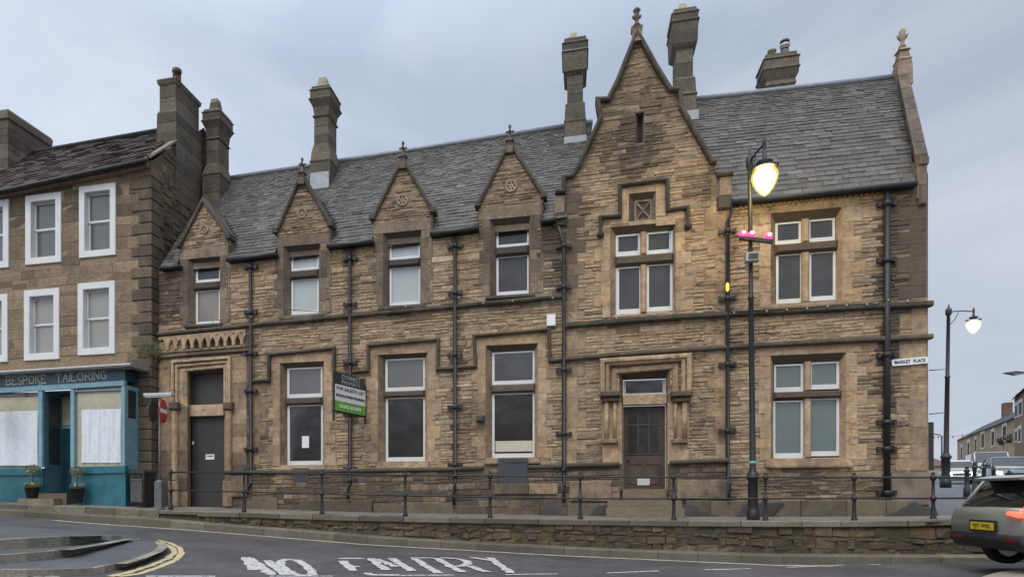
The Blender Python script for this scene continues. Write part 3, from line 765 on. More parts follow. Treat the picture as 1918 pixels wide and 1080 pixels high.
# upper window of the front gable and of the right wing
window((1143, 420, 1265, 592), [(1153.5, 439, 1199.5, 479), (1210, 434, 1258, 476), (1155, 499, 1202, 587), (1211, 493.6, 1259.6, 582.6)], ['glass_grey']*4,
       sill=(1138, 589, 1272, 597), sooty=0.08, jw=(0.2, 0.36), head=0.0, t=(4.6, 4.6, 3.4, 8.5))
window((1443.5, 394, 1577, 571), [(1452, 416, 1500.7, 458), (1513.6, 410, 1564, 453), (1453.5, 475, 1503.6, 568), (1515, 470.5, 1565, 562.6)], ['glass_grey']*4,
       sill=(1430, 565, 1592, 577), sooty=0.05, jw=(0.22, 0.42), head=0.34, t=(4.6, 4.6, 3.4, 8.5), nl=3)
window((1443.5, 663, 1584, 861), [(1450, 681.7, 1505, 733.8), (1517, 677.4, 1571.8, 728.5), (1448.6, 749.6, 1505, 857), (1515.4, 744.5, 1571.8, 853.4)], ['glass_green']*4,
       sill=(1432.7, 858, 1596, 875), sooty=0.0, jw=(0.24, 0.4), head=0.3, t=(3.6, 5.2, 3.4, 9), nl=2)
# ground floor windows of the left wing
w1 = window((524.5, 678, 607, 872), [(538, 688, 604, 744.5), (538.5, 757, 604.6, 870)], ['glass_mid', 'glass_dark'], sill=(520, 870, 610, 881), sooty=0.12, jw=(0.2, 0.34), head=0.3)
w2 = window((708, 662.5, 801, 865), [(722, 671, 795.8, 732), (722.6, 743, 796, 863)], ['glass_mid', 'glass_dark'], sill=(706, 863.5, 804, 878), sooty=0.12, jw=(0.2, 0.34), head=0.3)
w3 = window((909.7, 645, 1007.5, 858), [(922, 658, 1001, 719.6), (922, 735, 1001, 856)], ['glass_dark', 'glass_dark'], sill=(908, 857, 1012, 868), sooty=0.12, jw=(0.2, 0.34), head=0.3)
mb = MB(); r = rect(928, 825, 997.5, 845, 0.195); mb.box(r[0], r[1], .19, .203, r[2], r[3]); mb.build('window_board', 'beige_panel', w3)
mb = MB(); r = rect(565.5, 816, 578.5, 838, 0.19); mb.box(r[0], r[1], .196, .202, r[2], r[3]); mb.build('paper_notice', 'paper', w1)

# door openings
def block_rect(*px): r = rect(*px); blocked.append(r); holes.append(poly_rect(r)); return r
dm = rect(1160, 690, 1255, 966); holes.append(poly_rect(dm)); blocked.append(dm)
dl = rect(352, 690, 424, 952); holes.append(poly_rect(dl)); blocked.append(dl)
brd = rect(933.7, 857.5, 989, 905); blocked.append(brd)
slit = rect(1190, 211, 1207, 269); holes.append(poly_rect(slit)); blocked.append(slit)
plq = rect(1178, 361, 1228, 414); holes.append(poly_rect(plq)); blocked.append(plq)

# outline of the whole front
def pz(x, y): return UZ(x, y, 0)
outline = [pz(297, 962), pz(1740, 975), pz(1736, 338), pz(1371, 372), pz(1371, 328), pz(1341, 330), pz(1341, 306), pz(1332.5, 306), pz(1297, 243), pz(1274, 204), pz(1272, 172), pz(1256, 172),
           pz(1227, 127), pz(1202, 81), pz(1193, 70), pz(1184, 86), pz(1157, 155), pz(1139, 190), pz(1120, 191), pz(1125, 225), pz(1100, 278), pz(1083, 317), pz(1072, 333), pz(1056, 335), pz(1056, 360), pz(1041, 362), pz(1041, 409)]
def ez(x): u, _ = UZ(x, 0, 0); return (u, eave_z(u)-0.02)
for g in reversed(GAB):
    f = g['foot']; b = g['body']
    outline += [ez(b[1]), pz(b[1], f[3]), pz(*g['apex']), pz(b[0], f[1]), ez(b[0])]
outline += [ez(297)]
# dressed stone around openings of the ground floor: label moulds stepping over the windows
TR = MB()
def mould(pts, hw=0.045, w0=-0.11, w1=0.03, ch=0.03, mb=None, w=0.0, c=None):
    m = mb or MB(); m.strip([UZ(x, y, w) for x, y in pts], hw, w0, w1, ch, c or rc(.4))
    if mb is None: m.build('moulding', 'trim', bank)
mould([(473, 714), (505.5, 712.5), (505.5, 665), (627, 652.5), (627, 700), (650, 700)], 0.04)
mould([(662, 697), (690.5, 694.5), (690.5, 647.5), (821.8, 636), (820, 691.5), (850, 690)], 0.04)
mould([(858, 689), (890.5, 686.5), (888.5, 630), (1028, 618), (1030, 676.5), (1052, 674)], 0.04)
mould([(1059, 672.5), (1210, 660), (1360, 650.5), (1550, 640), (1743, 631)], 0.055, -0.13)
mould([(1059, 611), (1206, 599), (1362, 589), (1550, 579.5), (1743, 570)], 0.06, -0.14)
mould([(298, 627), (460, 611), (473, 609.5), (660, 592), (849, 575.5), (1054, 556.5)], 0.05, -0.12)
mould([(298, 672), (376, 664), (466, 657)], 0.03, -0.09)
mould([(425, 885), (660, 881), (853, 878), (907, 876)], 0.05, -0.16); mould([(990, 875), (1052, 873)], 0.05, -0.16)
mould([(1062, 871.5), (1160, 869)], 0.05, -0.2); mould([(1254, 866), (1362, 862)], 0.05, -0.2)
# label of the gable window
mould([(1124.7, 441), (1124.7, 408.5), (1161, 406), (1160.6, 349.5), (1249.6, 338), (1250.5, 395), (1288, 389.5), (1288, 424)], 0.04, -0.11)
for x, y in ((1124.7, 441), (1288, 426)):
    u0, z0 = pz(x, y); TR = MB(); TR.lathe(u0, -.06, [(.02, z0-.08), (.075, z0-.05), (.085, z0), (.07, z0+.05), (.02, z0+.07)], 10, rc(.7)); TR.build('label_stop', 'trim', bank)
# ashlar inside that label
for r_ in ((1129, 411, 1143, 440), (1265, 408, 1284, 436)): lintel(W, blocked, *rect(*r_), soot=0)
a = rect(1129, 410, 1284, 421); blocked.append(a)
for (x0, y0, x1, y1) in ((1129, 411, 1178, 421), (1178, 413, 1228, 421), (1228, 405, 1284, 421), (1165, 382, 1178, 411), (1165, 353, 1178, 382), (1228, 375, 1246, 405), (1228, 345, 1246, 375), (1178, 348, 1228, 361), (1250, 398, 1284, 405)):
    lintel(W, blocked, *rect(x0, y0, x1, y1), soot=0.0)
W.build('panel_surround', 'ashlar', bank)
# quoins
for x, side, y0, y1, wds in ((1061.5, 1, 868, 410, (0.25, 0.42)), (1360, -1, 860, 395, (0.25, 0.42)), (1735, -1, 960, 345, (0.3, 0.55)), (1061.5, 1, 402, 365, (.3, .4)), (1370.5, -1, 395, 330, (.4, .45))):
    u_, z0 = pz(x, y0); _, z1 = pz(x, y1)
    W = MB(); jambs(W, blocked, u_, side, z0, z1, wds, (0.24, 0.36), soot=.25); W.build('quoins', 'ashlar', bank)
W = MB(); jambs(W, blocked, pz(474, 0)[0], 1, pz(474, 870)[1], pz(474, 716)[1], (.2, .38), (0.24, 0.34), soot=.2)
W.build('quoins', 'ashlar', bank)
# big dressed pier stones round the left doorway
pl = rect(300, 640, 352, 948); pr = rect(424, 668, 463, 948)
for r_ in (pl, pr):
    W = MB(); z = r_[2]
    while z < r_[3]-.05:
        h = min(random.uniform(.3, .45), r_[3]-z); lintel(W, [], r_[0], r_[1], z, z+h, soot=.35*random.random()+.1, w=-.03); z += h
    blocked.append(r_); W.build('door_pier', 'ashlar', bank)
W = MB(); lintel(W, blocked, *rect(352, 668, 424, 690), soot=.1, w=-.03)
W.build('door_lintel', 'ashlar', bank); W = MB(); fr = rect(300, 629, 462, 664); lintel(W, blocked, *fr, soot=.15, w=-.01)
W.build('frieze_ground', 'ashlar', bank)
# gablets: dressed masonry from the foot stones down to the string course
for g in GAB:
    GW = MB(); b = g['body']; o = rect(*g['op'])
    u0, u1 = U(b[0]), U(b[1]); zt = pz((b[0]+b[1])/2, (g['foot'][1]+g['foot'][3])/2)[1]
    for (a, c, k) in ((u0, o[0]-.24, 0), (o[1]+.24, u1, 1)):
        if c-a < .05: continue
        z = o[2]+.02
        while z < zt:
            h = min(random.uniform(.25, .36), zt-z+.001)
            ww = (c-a)*(1 if (k) % 2 else random.uniform(.5, .75)) if z < eave_z(u0) else c-a
            if a == u0: lintel(GW, blocked, c-ww, c, z, z+h, soot=.1, w=-.014)
            else: lintel(GW, blocked, a, a+ww, z, z+h, soot=.1, w=-.014)
            z += h; k += 1
    lintel(GW, blocked, u0, u1, o[3], o[3]+.26, soot=.05, w=-.014, n=1); GW.build('gablet_masonry', 'gabstone', bank)
WM = MB(); rubble(WM, outline, blocked+[rect(297, 880, 1364, 1000)], soot=soot)
WM.build('wall', 'rubble', bank)
mb = MB(); mb.poly(outline, 0.0, holes); mb.build('wall_backing', 'mortar', bank)
# plinth below the moulding, standing proud
mb = MB(); bl = [rect(352, 800, 424, 1000), rect(933.7, 857.5, 989, 905), rect(1160, 800, 1252, 1000), rect(462, 880, 474, 1000)]
pp = [pz(424, 963), pz(1362, 973), pz(1362, 863), pz(1061, 873), pz(853, 880), pz(660, 883), pz(424, 888)]
rubble(mb, pp, bl, h=(0.09, 0.18), wd=(0.25, 0.8), prot=(0.0, 0.025), w=-0.09, soot=lambda a, b: .5*random.random()+.4, jn=.005)
mb.build('plinth', 'rubble', bank)
mb = MB(); hb = [poly_rect(rect(933.7, 857.5+24, 989, 905)), poly_rect(rect(1160, 872, 1252, 966))]
mb.slab([pz(424, 965), pz(932, 968), pz(932, 881), pz(424, 889)], -0.088, .02); mb.slab([pz(990, 968), pz(1160, 968), pz(1160, 872), pz(990, 877)], -.088, .02)
mb.slab([pz(1252, 968), pz(1362, 968), pz(1362, 864), pz(1252, 869)], -.088, .02); mb.slab([pz(932, 968), pz(990, 968), pz(990, 906), pz(932, 906)], -.088, .02)
mb.build('plinth_core', 'mortar_dark', bank)
# pale footing stones along the pavement
mb = MB()
for x0, y0, x1, y1 in ((463, 932, 520, 965), (560, 936, 697, 966), (700, 944, 760, 966), (760, 942, 850, 966), (850, 946, 912, 966), (1000, 945, 1012, 966), (1035, 943, 1062, 968), (1062, 942, 1138, 968),
                       (1284, 936, 1330, 968), (1330, 937, 1398, 968), (1430, 936, 1500, 970), (1500, 936, 1585, 970), (1585, 936, 1660, 970), (1660, 936, 1716, 970), (990, 905, 1045, 925), (925, 905, 990, 925), (1066, 900, 1145, 938), (1268, 898, 1364, 934), (424, 890, 462, 930)):
    r = rect(x0, y0, x1, y1, -.14); mb = MB(); mb.slab([(r[0]+.004, r[2]), (r[1]-.004, r[2]), (r[1]-.004, r[3]), (r[0]+.004, r[3])], -.16+random.uniform(-.01, .01), .0, rc(.3+.3*random.random()), .015, .015); mb.build('footing_stone', 'ashlar' if y0 < 915 else 'basestone', bank)
mb = MB()
for pts in ([(1013, 968), (1018, 946), (1028, 942), (1045, 950), (1055, 962), (1072, 968)], [(1103, 970), (1112, 950), (1122, 945), (1138, 946), (1139, 970)], [(1276, 970), (1282, 944), (1298, 944), (1316, 956), (1345, 965), (1345, 970)],
            [(1374, 972), (1388, 954), (1396, 942), (1470, 940), (1440, 972)], [(1640, 972), (1682, 955), (1712, 938), (1735, 950), (1752, 948), (1760, 972)]):
    q = [UZ(x, y, -.2) for x, y in pts]; mb = MB(); mb.slab(q, -.21, -.12, None, .01, .01); mb.build('dark_render_patch', 'render_grey', bank)
mb = MB(); r = rect(1668, 884, 1741, 944, 0); mb.box(r[0], r[1]+.02, -.05, .1, r[2], r[3]); mb.build('cement_render', 'render_brown', bank)
# frieze of little pointed arches over the left doorway
mb = MB()
for i in range(10):
    x = 309+i*15.4; y0 = 657-i*1.1; 
    pts = [(x-4.2, y0), (x+4.2, y0), (x+4.2, y0-13), (x, y0-21), (x-4.2, y0-13)]
    mb.slab([UZ(a, b, -.012) for a, b in pts], -.018, -.01, (.1, .2, 1.0))  # dark panels put the shade of the arch recesses into the colour
mb.build('arcade_recess', 'trim', bank)
mb = MB()
for i in range(11):
    x = 301.5+i*15.4; y0 = 658-i*1.1
    if i == 0: continue
    mb.slab([UZ(x-2.6, y0, 0), UZ(x+2.6, y0, 0), UZ(x+2.6, y0-21, 0), UZ(x-2.6, y0-21, 0)], -.10, 0, rc(.1), .01, .01)
    for sg in (-1, 1): mb.slab([UZ(x+sg*2.5, y0-8, 0), UZ(x+sg*4.6, y0-14, 0), UZ(x+sg*7.7, y0-19.5, 0), UZ(x+sg*7.7, y0-24, 0), UZ(x+sg*2.5, y0-24, 0)], -.097, 0, rc(.1), .004, .006)
mould([(300, 635.5), (462, 620.5)], .05, -.085, 0, .02, mb, c=rc(.15)); mould([(300, 661), (462, 648)], .028, -.075, 0, .01, mb, c=rc(.3))
mb.build('arcade_frieze', 'ashlar', bank)

# left doorway
mb = MB()
for k, (xa, xb, yt, w0) in enumerate(((327, 433, 675, -.13), (333, 428, 682, -.09), (342, 422, 690, -.05))):
    mb.strip([UZ(xa, 757, 0), UZ(xa, yt+4, 0), UZ(xb, yt-4, 0), UZ(xb, 757, 0)], .038, w0, .0, .02, rc(.05))
for x in (330, 431): 
    r = rect(x-5, 768, x+5, 900); mb.slab(poly_rect(r), -.13, 0, rc(.2), .03, .04)
    r = rect(x-8, 754, x+9, 768); mb.slab(poly_rect(r), -.19, 0, rc(.9), .03, .04)
    r = rect(x-9, 900, x+8, 948); mb.slab(poly_rect(r), -.16, 0, rc(.3), .02, .02)
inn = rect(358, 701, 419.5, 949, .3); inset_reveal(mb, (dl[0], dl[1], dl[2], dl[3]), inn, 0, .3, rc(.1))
r = rect(356, 758, 421, 779, .2); mb.slab(poly_rect(r), .12, .32, (.9, .9, 0), .01, .01)
sd = mb.build('door_surround', 'ashlar', bank)
mb = MB(); r = rect(357, 701, 420, 758, .29); mb.box(r[0], r[1], .28, .31, r[2], r[3]); mb.build('overlight_board', 'board_dark', bank)
mb = MB(); r = rect(360, 779, 420, 949, .26); mb.box(r[0], r[1], .26, .31, r[2], r[3]); d_l = mb.build('side_door', 'board_dark', bank)
for i in range(1, 5):
    pass
mb = MB(); r = rect(385.5, 850, 401.5, 860, .25); mb.box(r[0], r[1], .24, .26, r[2], r[3]); lp = mb.build('letter_plate', 'sign_white', d_l)
mb = MB(); q = rect(388, 852.5, 399, 854, .24); mb.box(q[0], q[1], .234, .24, q[2], q[3]); mb.build('letter_flap', 'text_black', d_l)
mb = MB(); r = rect(361, 826, 363, 832, .25); mb.box(r[0], r[1], .22, .26, r[2], r[3]); mb.build('handle', 'sign_white', d_l)

# main doorway
mb = MB()
for (xa, xb, yt, w0, hw) in ((1128, 1289, 673, -.2, .055), (1137, 1279, 678, -.15, .05), (1150, 1265, 690, -.06, .07)):
    mb.strip([UZ(xa, 740, 0), UZ(xa, yt+5, 0), UZ(xb, yt-5, 0), UZ(xb, 738, 0)], hw, w0, .02, .025, rc(.12))
for s_, xs_ in ((0, (1124, 1162)), (1, (1255, 1294))):
    r = rect(xs_[0], 734, xs_[1], 745, 0); mb.slab(poly_rect(r), -.27, 0, rc(1.0), .03, .05)
    r = rect(xs_[0]+4, 745, xs_[1]-3, 754, 0); mb.slab(poly_rect(r), -.2, 0, rc(.7), .03, .05)
    for xc, y1_, rr in (((1135.5, 828, .052), (1151, 828, .04)) if s_ == 0 else ((1281, 822, .055), (1264, 822, .035))):
        uu, z1 = UZ(xc, 754, 0); _, z0 = UZ(xc, y1_, 0); mb.ring([(uu, -.1, z0), (uu, -.1, z1)], rr, 12, c=rc(.15))
    xc = 1143 if s_ == 0 else 1272
    r = rect(xc-15, 822, xc+15, 831, 0); mb.slab(poly_rect(r), -.17, 0, rc(.5), .04, .05)
    r = rect(xs_[0]+4 if s_ == 0 else xs_[0]-5, 754, xs_[1]+3 if s_ == 0 else xs_[1]-4, 868, 0); mb.slab(poly_rect(r), -.04, 0.01, rc(.1), .004, .004)
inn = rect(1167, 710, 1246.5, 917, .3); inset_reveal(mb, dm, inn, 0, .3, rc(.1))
r = rect(1166, 739, 1248, 758, .22); mb.slab(poly_rect(r), .12, .34, (.75, .9, 0), .01, .01)
for r_ in ((1146, 760, 1160, 868), (1256, 758, 1266, 868)):
    r = rect(*r_); mb.slab(poly_rect(r), -.015, 0.01, rc(.1), .004, .004)
mb.build('door_surround', 'ashlar', bank)
wm = MB(); r = rect(1168, 713, 1246, 738, .27); wm.slab([(r[0], r[2]), (r[1], r[2]), (r[1], r[3]), (r[0], r[3])], .3, .33); tl = wm.build('overlight', 'door_glass', bank)
light((1168, 711, 1246, 738.5), tl, 'glass_dark', wf=.26, t=(4, 5, 2, 3), paint='old_white')
mb = MB(); r = rect(1167.5, 760, 1246, 916, .3); mb.box(r[0], r[1], .30, .36, r[2], r[3]); door = mb.build('front_door', 'door_brown', bank)
mb = MB()
for i in range(3):
    for j, (ya, yb) in enumerate(((764, 793), (798, 848))):
        x0 = 1176.5+i*20.2; r = rect(x0, ya, x0+17, yb, .3); mb.box(r[0], r[1], .292, .3, r[2], r[3])
mb.build('door_pane', 'door_glass', door)
mb = MB()
r = rect(1174, 762, 1238.5, 850, .29); mb.strip(poly_rect(r), .012, .278, .3, .004, closed=True)
for x in (1195, 1215.4): a = UZ(x, 763, .29); b = UZ(x, 849, .29); mb.strip([(a[0], b[1]), (a[0], a[1])], .010, .284, .3)
r = rect(1176, 794.5, 1237, 796.5, .29); mb.box(r[0], r[1], .280, .3, r[2], r[3])
for x0, x1 in ((1177, 1203), (1209, 1236)): r = rect(x0, 868, x1, 905, .29); mb.strip(poly_rect(r), .013, .282, .3, .005, closed=True)
mb.build('door_moulding', 'door_brown', door)
mb = MB(); r = rect(1193.6, 895.5, 1217, 908, .28); mb.box(r[0], r[1], .27, .284, r[2], r[3]); mb.build('letter_plate', 'old_white', door)
mb = MB(); u_, z_ = UZ(1177, 862, .27); mb.lathe(u_, .27, [(.01, z_-.03), (.03, z_), (.01, z_+.03)], 8); mb.build('handle', 'black_iron', door)
# steps
mb = MB()
for k, (x0, x1, y0, y1, w0) in enumerate(((1166, 1248, 915, 940, .02), (1138, 1277, 936, 952, -.35), (1136, 1282, 951, 968, -.65))):
    r = rect(x0, y0, x1, y1, w0); mb = MB(); mb.box(r[0], r[1], w0, .33, r[2]-.1, r[3], (random.random(), .8, 0)); mb.build('doorstep', 'basestone', bank)
mb = MB(); mb.box(brd[0], brd[1], -.10, .02, brd[2], brd[3]); mb.build('cellar_board', 'board_slate', bank)
mb = MB(); r = rect(549, 876, 579, 901, -.1); mb.box(r[0], r[1], -.115, -.05, r[2], r[3]); mb.build('cellar_board', 'board_slate', bank)
mb = MB(); r = rect(1024, 589, 1041, 611, -.05); mb.slab(poly_rect(r), -.11, 0, None, .012, .02); mb.build('alarm_box', 'sign_white', bank)
mb = MB(); r = rect(893, 778, 908, 790, -.05); mb.slab(poly_rect(r), -.2, 0, None, .05, .08); mb.build('vent_cowl', 'render_grey', bank)
# slit and carved panel
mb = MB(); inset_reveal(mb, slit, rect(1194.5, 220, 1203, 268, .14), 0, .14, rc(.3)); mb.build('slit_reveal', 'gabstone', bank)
mb = MB(); r = rect(1190, 211, 1208, 270, .2); mb.box(r[0]-.1, r[1]+.1, .2, .22, r[2]-.1, r[3]+.1); mb.build('slit_opening', 'roof_under', bank)
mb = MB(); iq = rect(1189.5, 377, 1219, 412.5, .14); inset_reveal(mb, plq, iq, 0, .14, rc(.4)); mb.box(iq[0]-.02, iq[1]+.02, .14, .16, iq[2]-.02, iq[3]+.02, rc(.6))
mb.strip(poly_rect(iq), .022, .10, .15, closed=True, c=rc(.3))
mb.strip([(iq[0], iq[2]), (iq[1], iq[3])], .022, .105, .15, c=rc(.2)); mb.strip([(iq[0], iq[3]), (iq[1], iq[2])], .022, .107, .15, c=rc(.2))
mb.build('carved_panel', 'gabstone', bank)

# copings
mb = MB()
mould([(1040, 362), (1055.5, 360.5), (1056, 335), (1072, 332), (1083, 316.6), (1100, 278), (1125, 225), (1119.7, 190.5), (1139, 190), (1156.6, 154.8), (1184.8, 84.4), (1193, 68), (1202, 81), (1227, 126.6), (1255, 172), (1273, 171.5), (1275, 204), (1297, 242.7), (1332.5, 306), (1341, 307)], .05, -.15, .25, .03, mb, c=rc(.5)); mb.build('gable_coping', 'trim', bank); mb = MB()
mould([(1341, 330), (1372, 326)], .05, -.14, .3, .03, mb, c=rc(.5)); mb.build('gable_coping', 'trim', bank)
for g in GAB:
    mb = MB(); f = g['foot']; mould([(f[0]-1, f[1]), (f[0]+3, f[1]-2), g['apex'], (f[2]-3, f[3]-2), (f[2]+1, f[3])], .042, -.09, .22, .02, mb, c=rc(.5)); mb.build('gablet_coping', 'trim', bank)
# foot stones
mb = MB()
for g in GAB:
    f = g['foot']
    for x, y in ((f[0], f[1]), (f[2], f[3])):
        u_, z_ = pz(x, y); mb = MB(); mb.box(u_-.07, u_+.07, -.15, .2, z_-.09, z_+.03, rc(.7)); mb.build('kneeler', 'gabstone', bank)
for x, y in ((1048, 368), (1357, 333)):
    mb = MB(); u_, z_ = pz(x, y); mb.slab([(u_-.12, z_-.42), (u_+.12, z_-.42), (u_+.12, z_), (u_-.12, z_)], -.06, .3, (.3, .6, .1), .01, .01); mb.slab([(u_-.17, z_-.75), (u_+.17, z_-.75), (u_+.17, z_-.43), (u_-.17, z_-.43)], -.1, .3, rc(.9), .04, .06); mb.build('kneeler', 'gabstone', bank)
def finial_mb(x, yb, yt, ped=None, w=-.02):
    mb = MB(); u_, z0 = UZ(x, yb, w); _, z1 = UZ(x, yt, w); h = z1-z0
    mb.stack(u_-.025, u_+.025, w-.025, w+.025, [(z0-.25, .06), (z0+.08*h, .035), (z0+.10*h, .075), (z0+.14*h, .075), (z0+.18*h, .012), (z0+.5*h, .0)])
    mb.lathe(u_, w, [(.018, z0+.15*h), (.022, z0+.5*h), (.04, z0+.6*h), (.024, z0+.7*h), (.024, z0+.8*h), (.04, z0+.87*h), (.035, z0+.94*h), (.01, z1)], 8)
    for s in (-1, 1):
        mb.ring([(u_+s*.01, w, z0+.6*h), (u_+s*.06, w, z0+.61*h), (u_+s*.085, w, z0+.61*h), (u_+s*.105, w, z0+.61*h)], [.026, .02, .036, .01], 8)
        mb.ring([(u_, w+s*.01, z0+.6*h), (u_, w+s*.08, z0+.61*h)], [.026, .03], 8)
    return mb
for g in GAB:
    if g['fin']: finial_mb(g['apex'][0], g['apex'][1]+1, g['fin'][1]).build('finial', 'trim', bank)
mb = MB(); u_, z0 = pz(1192.5, 84); _, z1 = pz(1192.5, 56)
mb.stack(u_-.1, u_+.1, -.12, .1, [(z0, .03), (z1-.06, .0), (z1, .03), (z1+.03, -.03)]); mb.build('finial_base', 'gabstone', bank)
mb = MB(); k = 1/80.
_, zt = pz(1190.5, 15); h = zt-z1
mb.lathe(u_, -.02, [(.08, z1), (.07, z1+.1*h), (.1, z1+.14*h), (.05, z1+.22*h), (.045, z1+.4*h), (.08, z1+.5*h), (.05, z1+.62*h), (.06, z1+.75*h), (.09, z1+.84*h), (.04, z1+.93*h), (.015, zt)], 8)
for s in (-1, 1): 
    mb.ring([(u_, -.02, z1+.5*h), (u_+s*.07, -.02, z1+.52*h), (u_+s*.085, -.02, z1+.6*h)], [.04, .035, .03], 8)
mb.build('finial', 'trim', bank)
# rosettes in the gablets
for g in GAB:
    x, y, r_ = g['ro']; u_, z_ = pz(x, y); k = 80*(x+4500)/5707; rr = r_/k*.84
    mb = MB(); n = 20
    mb.strip([(u_+rr*math.cos(2*math.pi*i/n), z_+rr*math.sin(2*math.pi*i/n)) for i in range(n)], .025, -.035, .01, .008, closed=True, c=(.9, .9, 0))
    rose = mb.build('rosette', 'gabstone', bank)
    mb = MB(); mb.slab([(u_+rr*.95*math.cos(2*math.pi*i/n), z_+rr*.95*math.sin(2*math.pi*i/n)) for i in range(n)], -.02, 0, (.6, .6, 0)); mb.build('rosette_disc', 'ashlar', rose)
    mb = MB()
    for q in range(7):
        a = 2*math.pi*q/6; d = rr*.56 if q < 6 else 0; cx, cz = u_+d*math.cos(a), z_+d*math.sin(a); s = rr*(.2 if q < 6 else .14)
        mb.slab([(cx+s*math.cos(2*math.pi*i/8), cz+s*math.sin(2*math.pi*i/8)) for i in range(8)], -.026, -.02)
    mb.build('rosette_hole', 'roof_under', rose)

# ------------------------------------------------------------------ roofs of the bank
RW = 2.8
eL, eR = UZ(300, 500, -.15), UZ(1062, 407, -.15)
rL, rR = UZ(398, 340, RW), UZ(1110, 230, RW)
mb = MB(); P_ = lambda q, w: (q[0], w, q[1])
def in_gablet(p0, p1):
    out = []
    for g in GAB:
        x0, x1 = U(g['body'][0]), U(g['body'][1]); ax, az = pz(*g['apex']); zf = pz(g['foot'][0], (g['foot'][1]+g['foot'][3])/2)[1]
        z = p0.z+(p1.z-p0.z)*(ax-p0.x)/(p1.x-p0.x)
        if z > az-.12: continue
        f = 1 if z < zf else (az-.1-z)/(az-.1-zf); f = min(1, max(0, f)); L = p1.x-p0.x
        out.append(((ax-(ax-x0)*f+.01-p0.x)/L, (ax+(x1-ax)*f-.01-p0.x)/L))
    return out
slates(mb, P_(eL, -.15), P_(eR, -.15), P_(rR, RW), P_(rL, RW), rows=40, wd=(.13, .32), skip=in_gablet)
mb.build('slate_roof', 'slate', bank)
eL2, eR2 = UZ(1365, 377, -.15), UZ(1716, 341, -.15)
rL2, rR2 = UZ(1262, 192, RW), UZ(1684, 145, RW)
eLx = UZ(1373, 376, -.15)
mb = MB(); slates(mb, P_(eLx, -.15), P_(eR2, -.15), P_(rR2, RW), P_(rL2, RW), rows=34, wd=(.15, .36))
mb.build('slate_roof', 'slate', bank)
mb = MB()      # undersides, back slopes
for a, b, c, d in ((eL, eR, rR, rL), (eLx, eR2, rR2, rL2)):
    mb = MB()
    f_ = .33/(RW+.15); la = (a[0]+(d[0]-a[0])*f_, a[1]+(d[1]-a[1])*f_); lb_ = (b[0]+(c[0]-b[0])*f_, b[1]+(c[1]-b[1])*f_)
    mb.add([(la[0], .18, la[1]-.02), (lb_[0], .18, lb_[1]-.02), (c[0], RW, c[1]-.02), (d[0], RW, d[1]-.02), (b[0], RW*2, b[1]), (a[0], RW*2, a[1])], [(0, 1, 2, 3), (3, 2, 4, 5), (0, 3, 5), (1, 4, 2)])
    mb.add([(a[0], .1, a[1]-.1), (b[0], .1, b[1]-.1), (b[0], RW*2, b[1]-.1), (a[0], RW*2, a[1]-.1), (a[0], .1, -1), (b[0], .1, -1), (b[0], RW*2, -1), (a[0], RW*2, -1)], [(0, 1, 2, 3), (1, 5, 6, 2), (2, 6, 7, 3), (3, 7, 4, 0)])
    mb.build('roof_structure', 'roof_under', bank)
mb = MB()
for a, b in ((rL, rR), (rL2, rR2)):
    mb = MB(); mb.ring([(a[0], RW, a[1]+.02), (b[0], RW, b[1]+.02)], .075, 8); mb.build('ridge_lead', 'lead', bank)
# slopes behind the gablets and behind the front gable
TAN = (rL[1]-eL[1])/(RW+.15)
mb = MB(); gb = MB()
for g in GAB:
    f = g['foot']; ax, az = pz(*g['apex']); zf = pz(f[0], f[1])[1]; e0 = eave_z(ax)
    tn = TAN; wa = (az-.08-e0)/tn-.12; wf = (zf-e0)/tn-.12
    for x, y in ((f[0]+2, f[1]), (f[2]-2, f[3])):
        uf, zf = pz(x, y)
        p0, p1, p2, p3 = (uf, .15, zf-.02), (ax, .15, az-.1), (ax, max(wa, .3), az-.1), (uf, max(wf, .16), zf-.02)
        rows = 8
        a = Vector(p0); b = Vector(p3); c = Vector(p2); d = Vector(p1)
        mb.add([a, b, c, d], [(0, 1, 2, 3)], rc(.2))
    mb.build('gablet_roof', 'slate', bank); mb = MB(); gb = MB(); gb.add([(U(g['body'][0])+.02, .12, e0-.1), (U(g['body'][1])-.02, .12, e0-.1), (U(g['body'][1])-.02, .12, zf), (ax, .12, az-.12), (U(g['body'][0])+.02, .12, zf)], [(0, 1, 2, 3, 4)], rc(.3))
    for bx in g['body']:
        uu = U(bx)+(.01 if bx == g['body'][0] else -.01); gb.add([(uu, 0, e0-.15), (uu, .6, e0-.15), (uu, .6, zf), (uu, 0, zf)], [(0, 1, 2, 3)], rc(.4))
    gb.build('gablet_cheek', 'gabstone', bank)
ax, az = pz(1193, 74); 
for pts in (((1083, 325), (1125, 232)), ((1328, 312), (1274, 212))):
    q = [pz(*p) for p in pts]
    slates(mb, (q[0][0], .2, q[0][1]), (q[0][0], 3.2, q[0][1]), (ax, 3.2, az-.2), (ax, .2, az-.2), rows=26)
mb.build('gable_roof', 'slate', bank)
mb = MB(); mb.ring([(ax, .2, az-.17), (ax, 3.3, az-.17)], .07, 8); mb.build('ridge_lead', 'lead', bank)
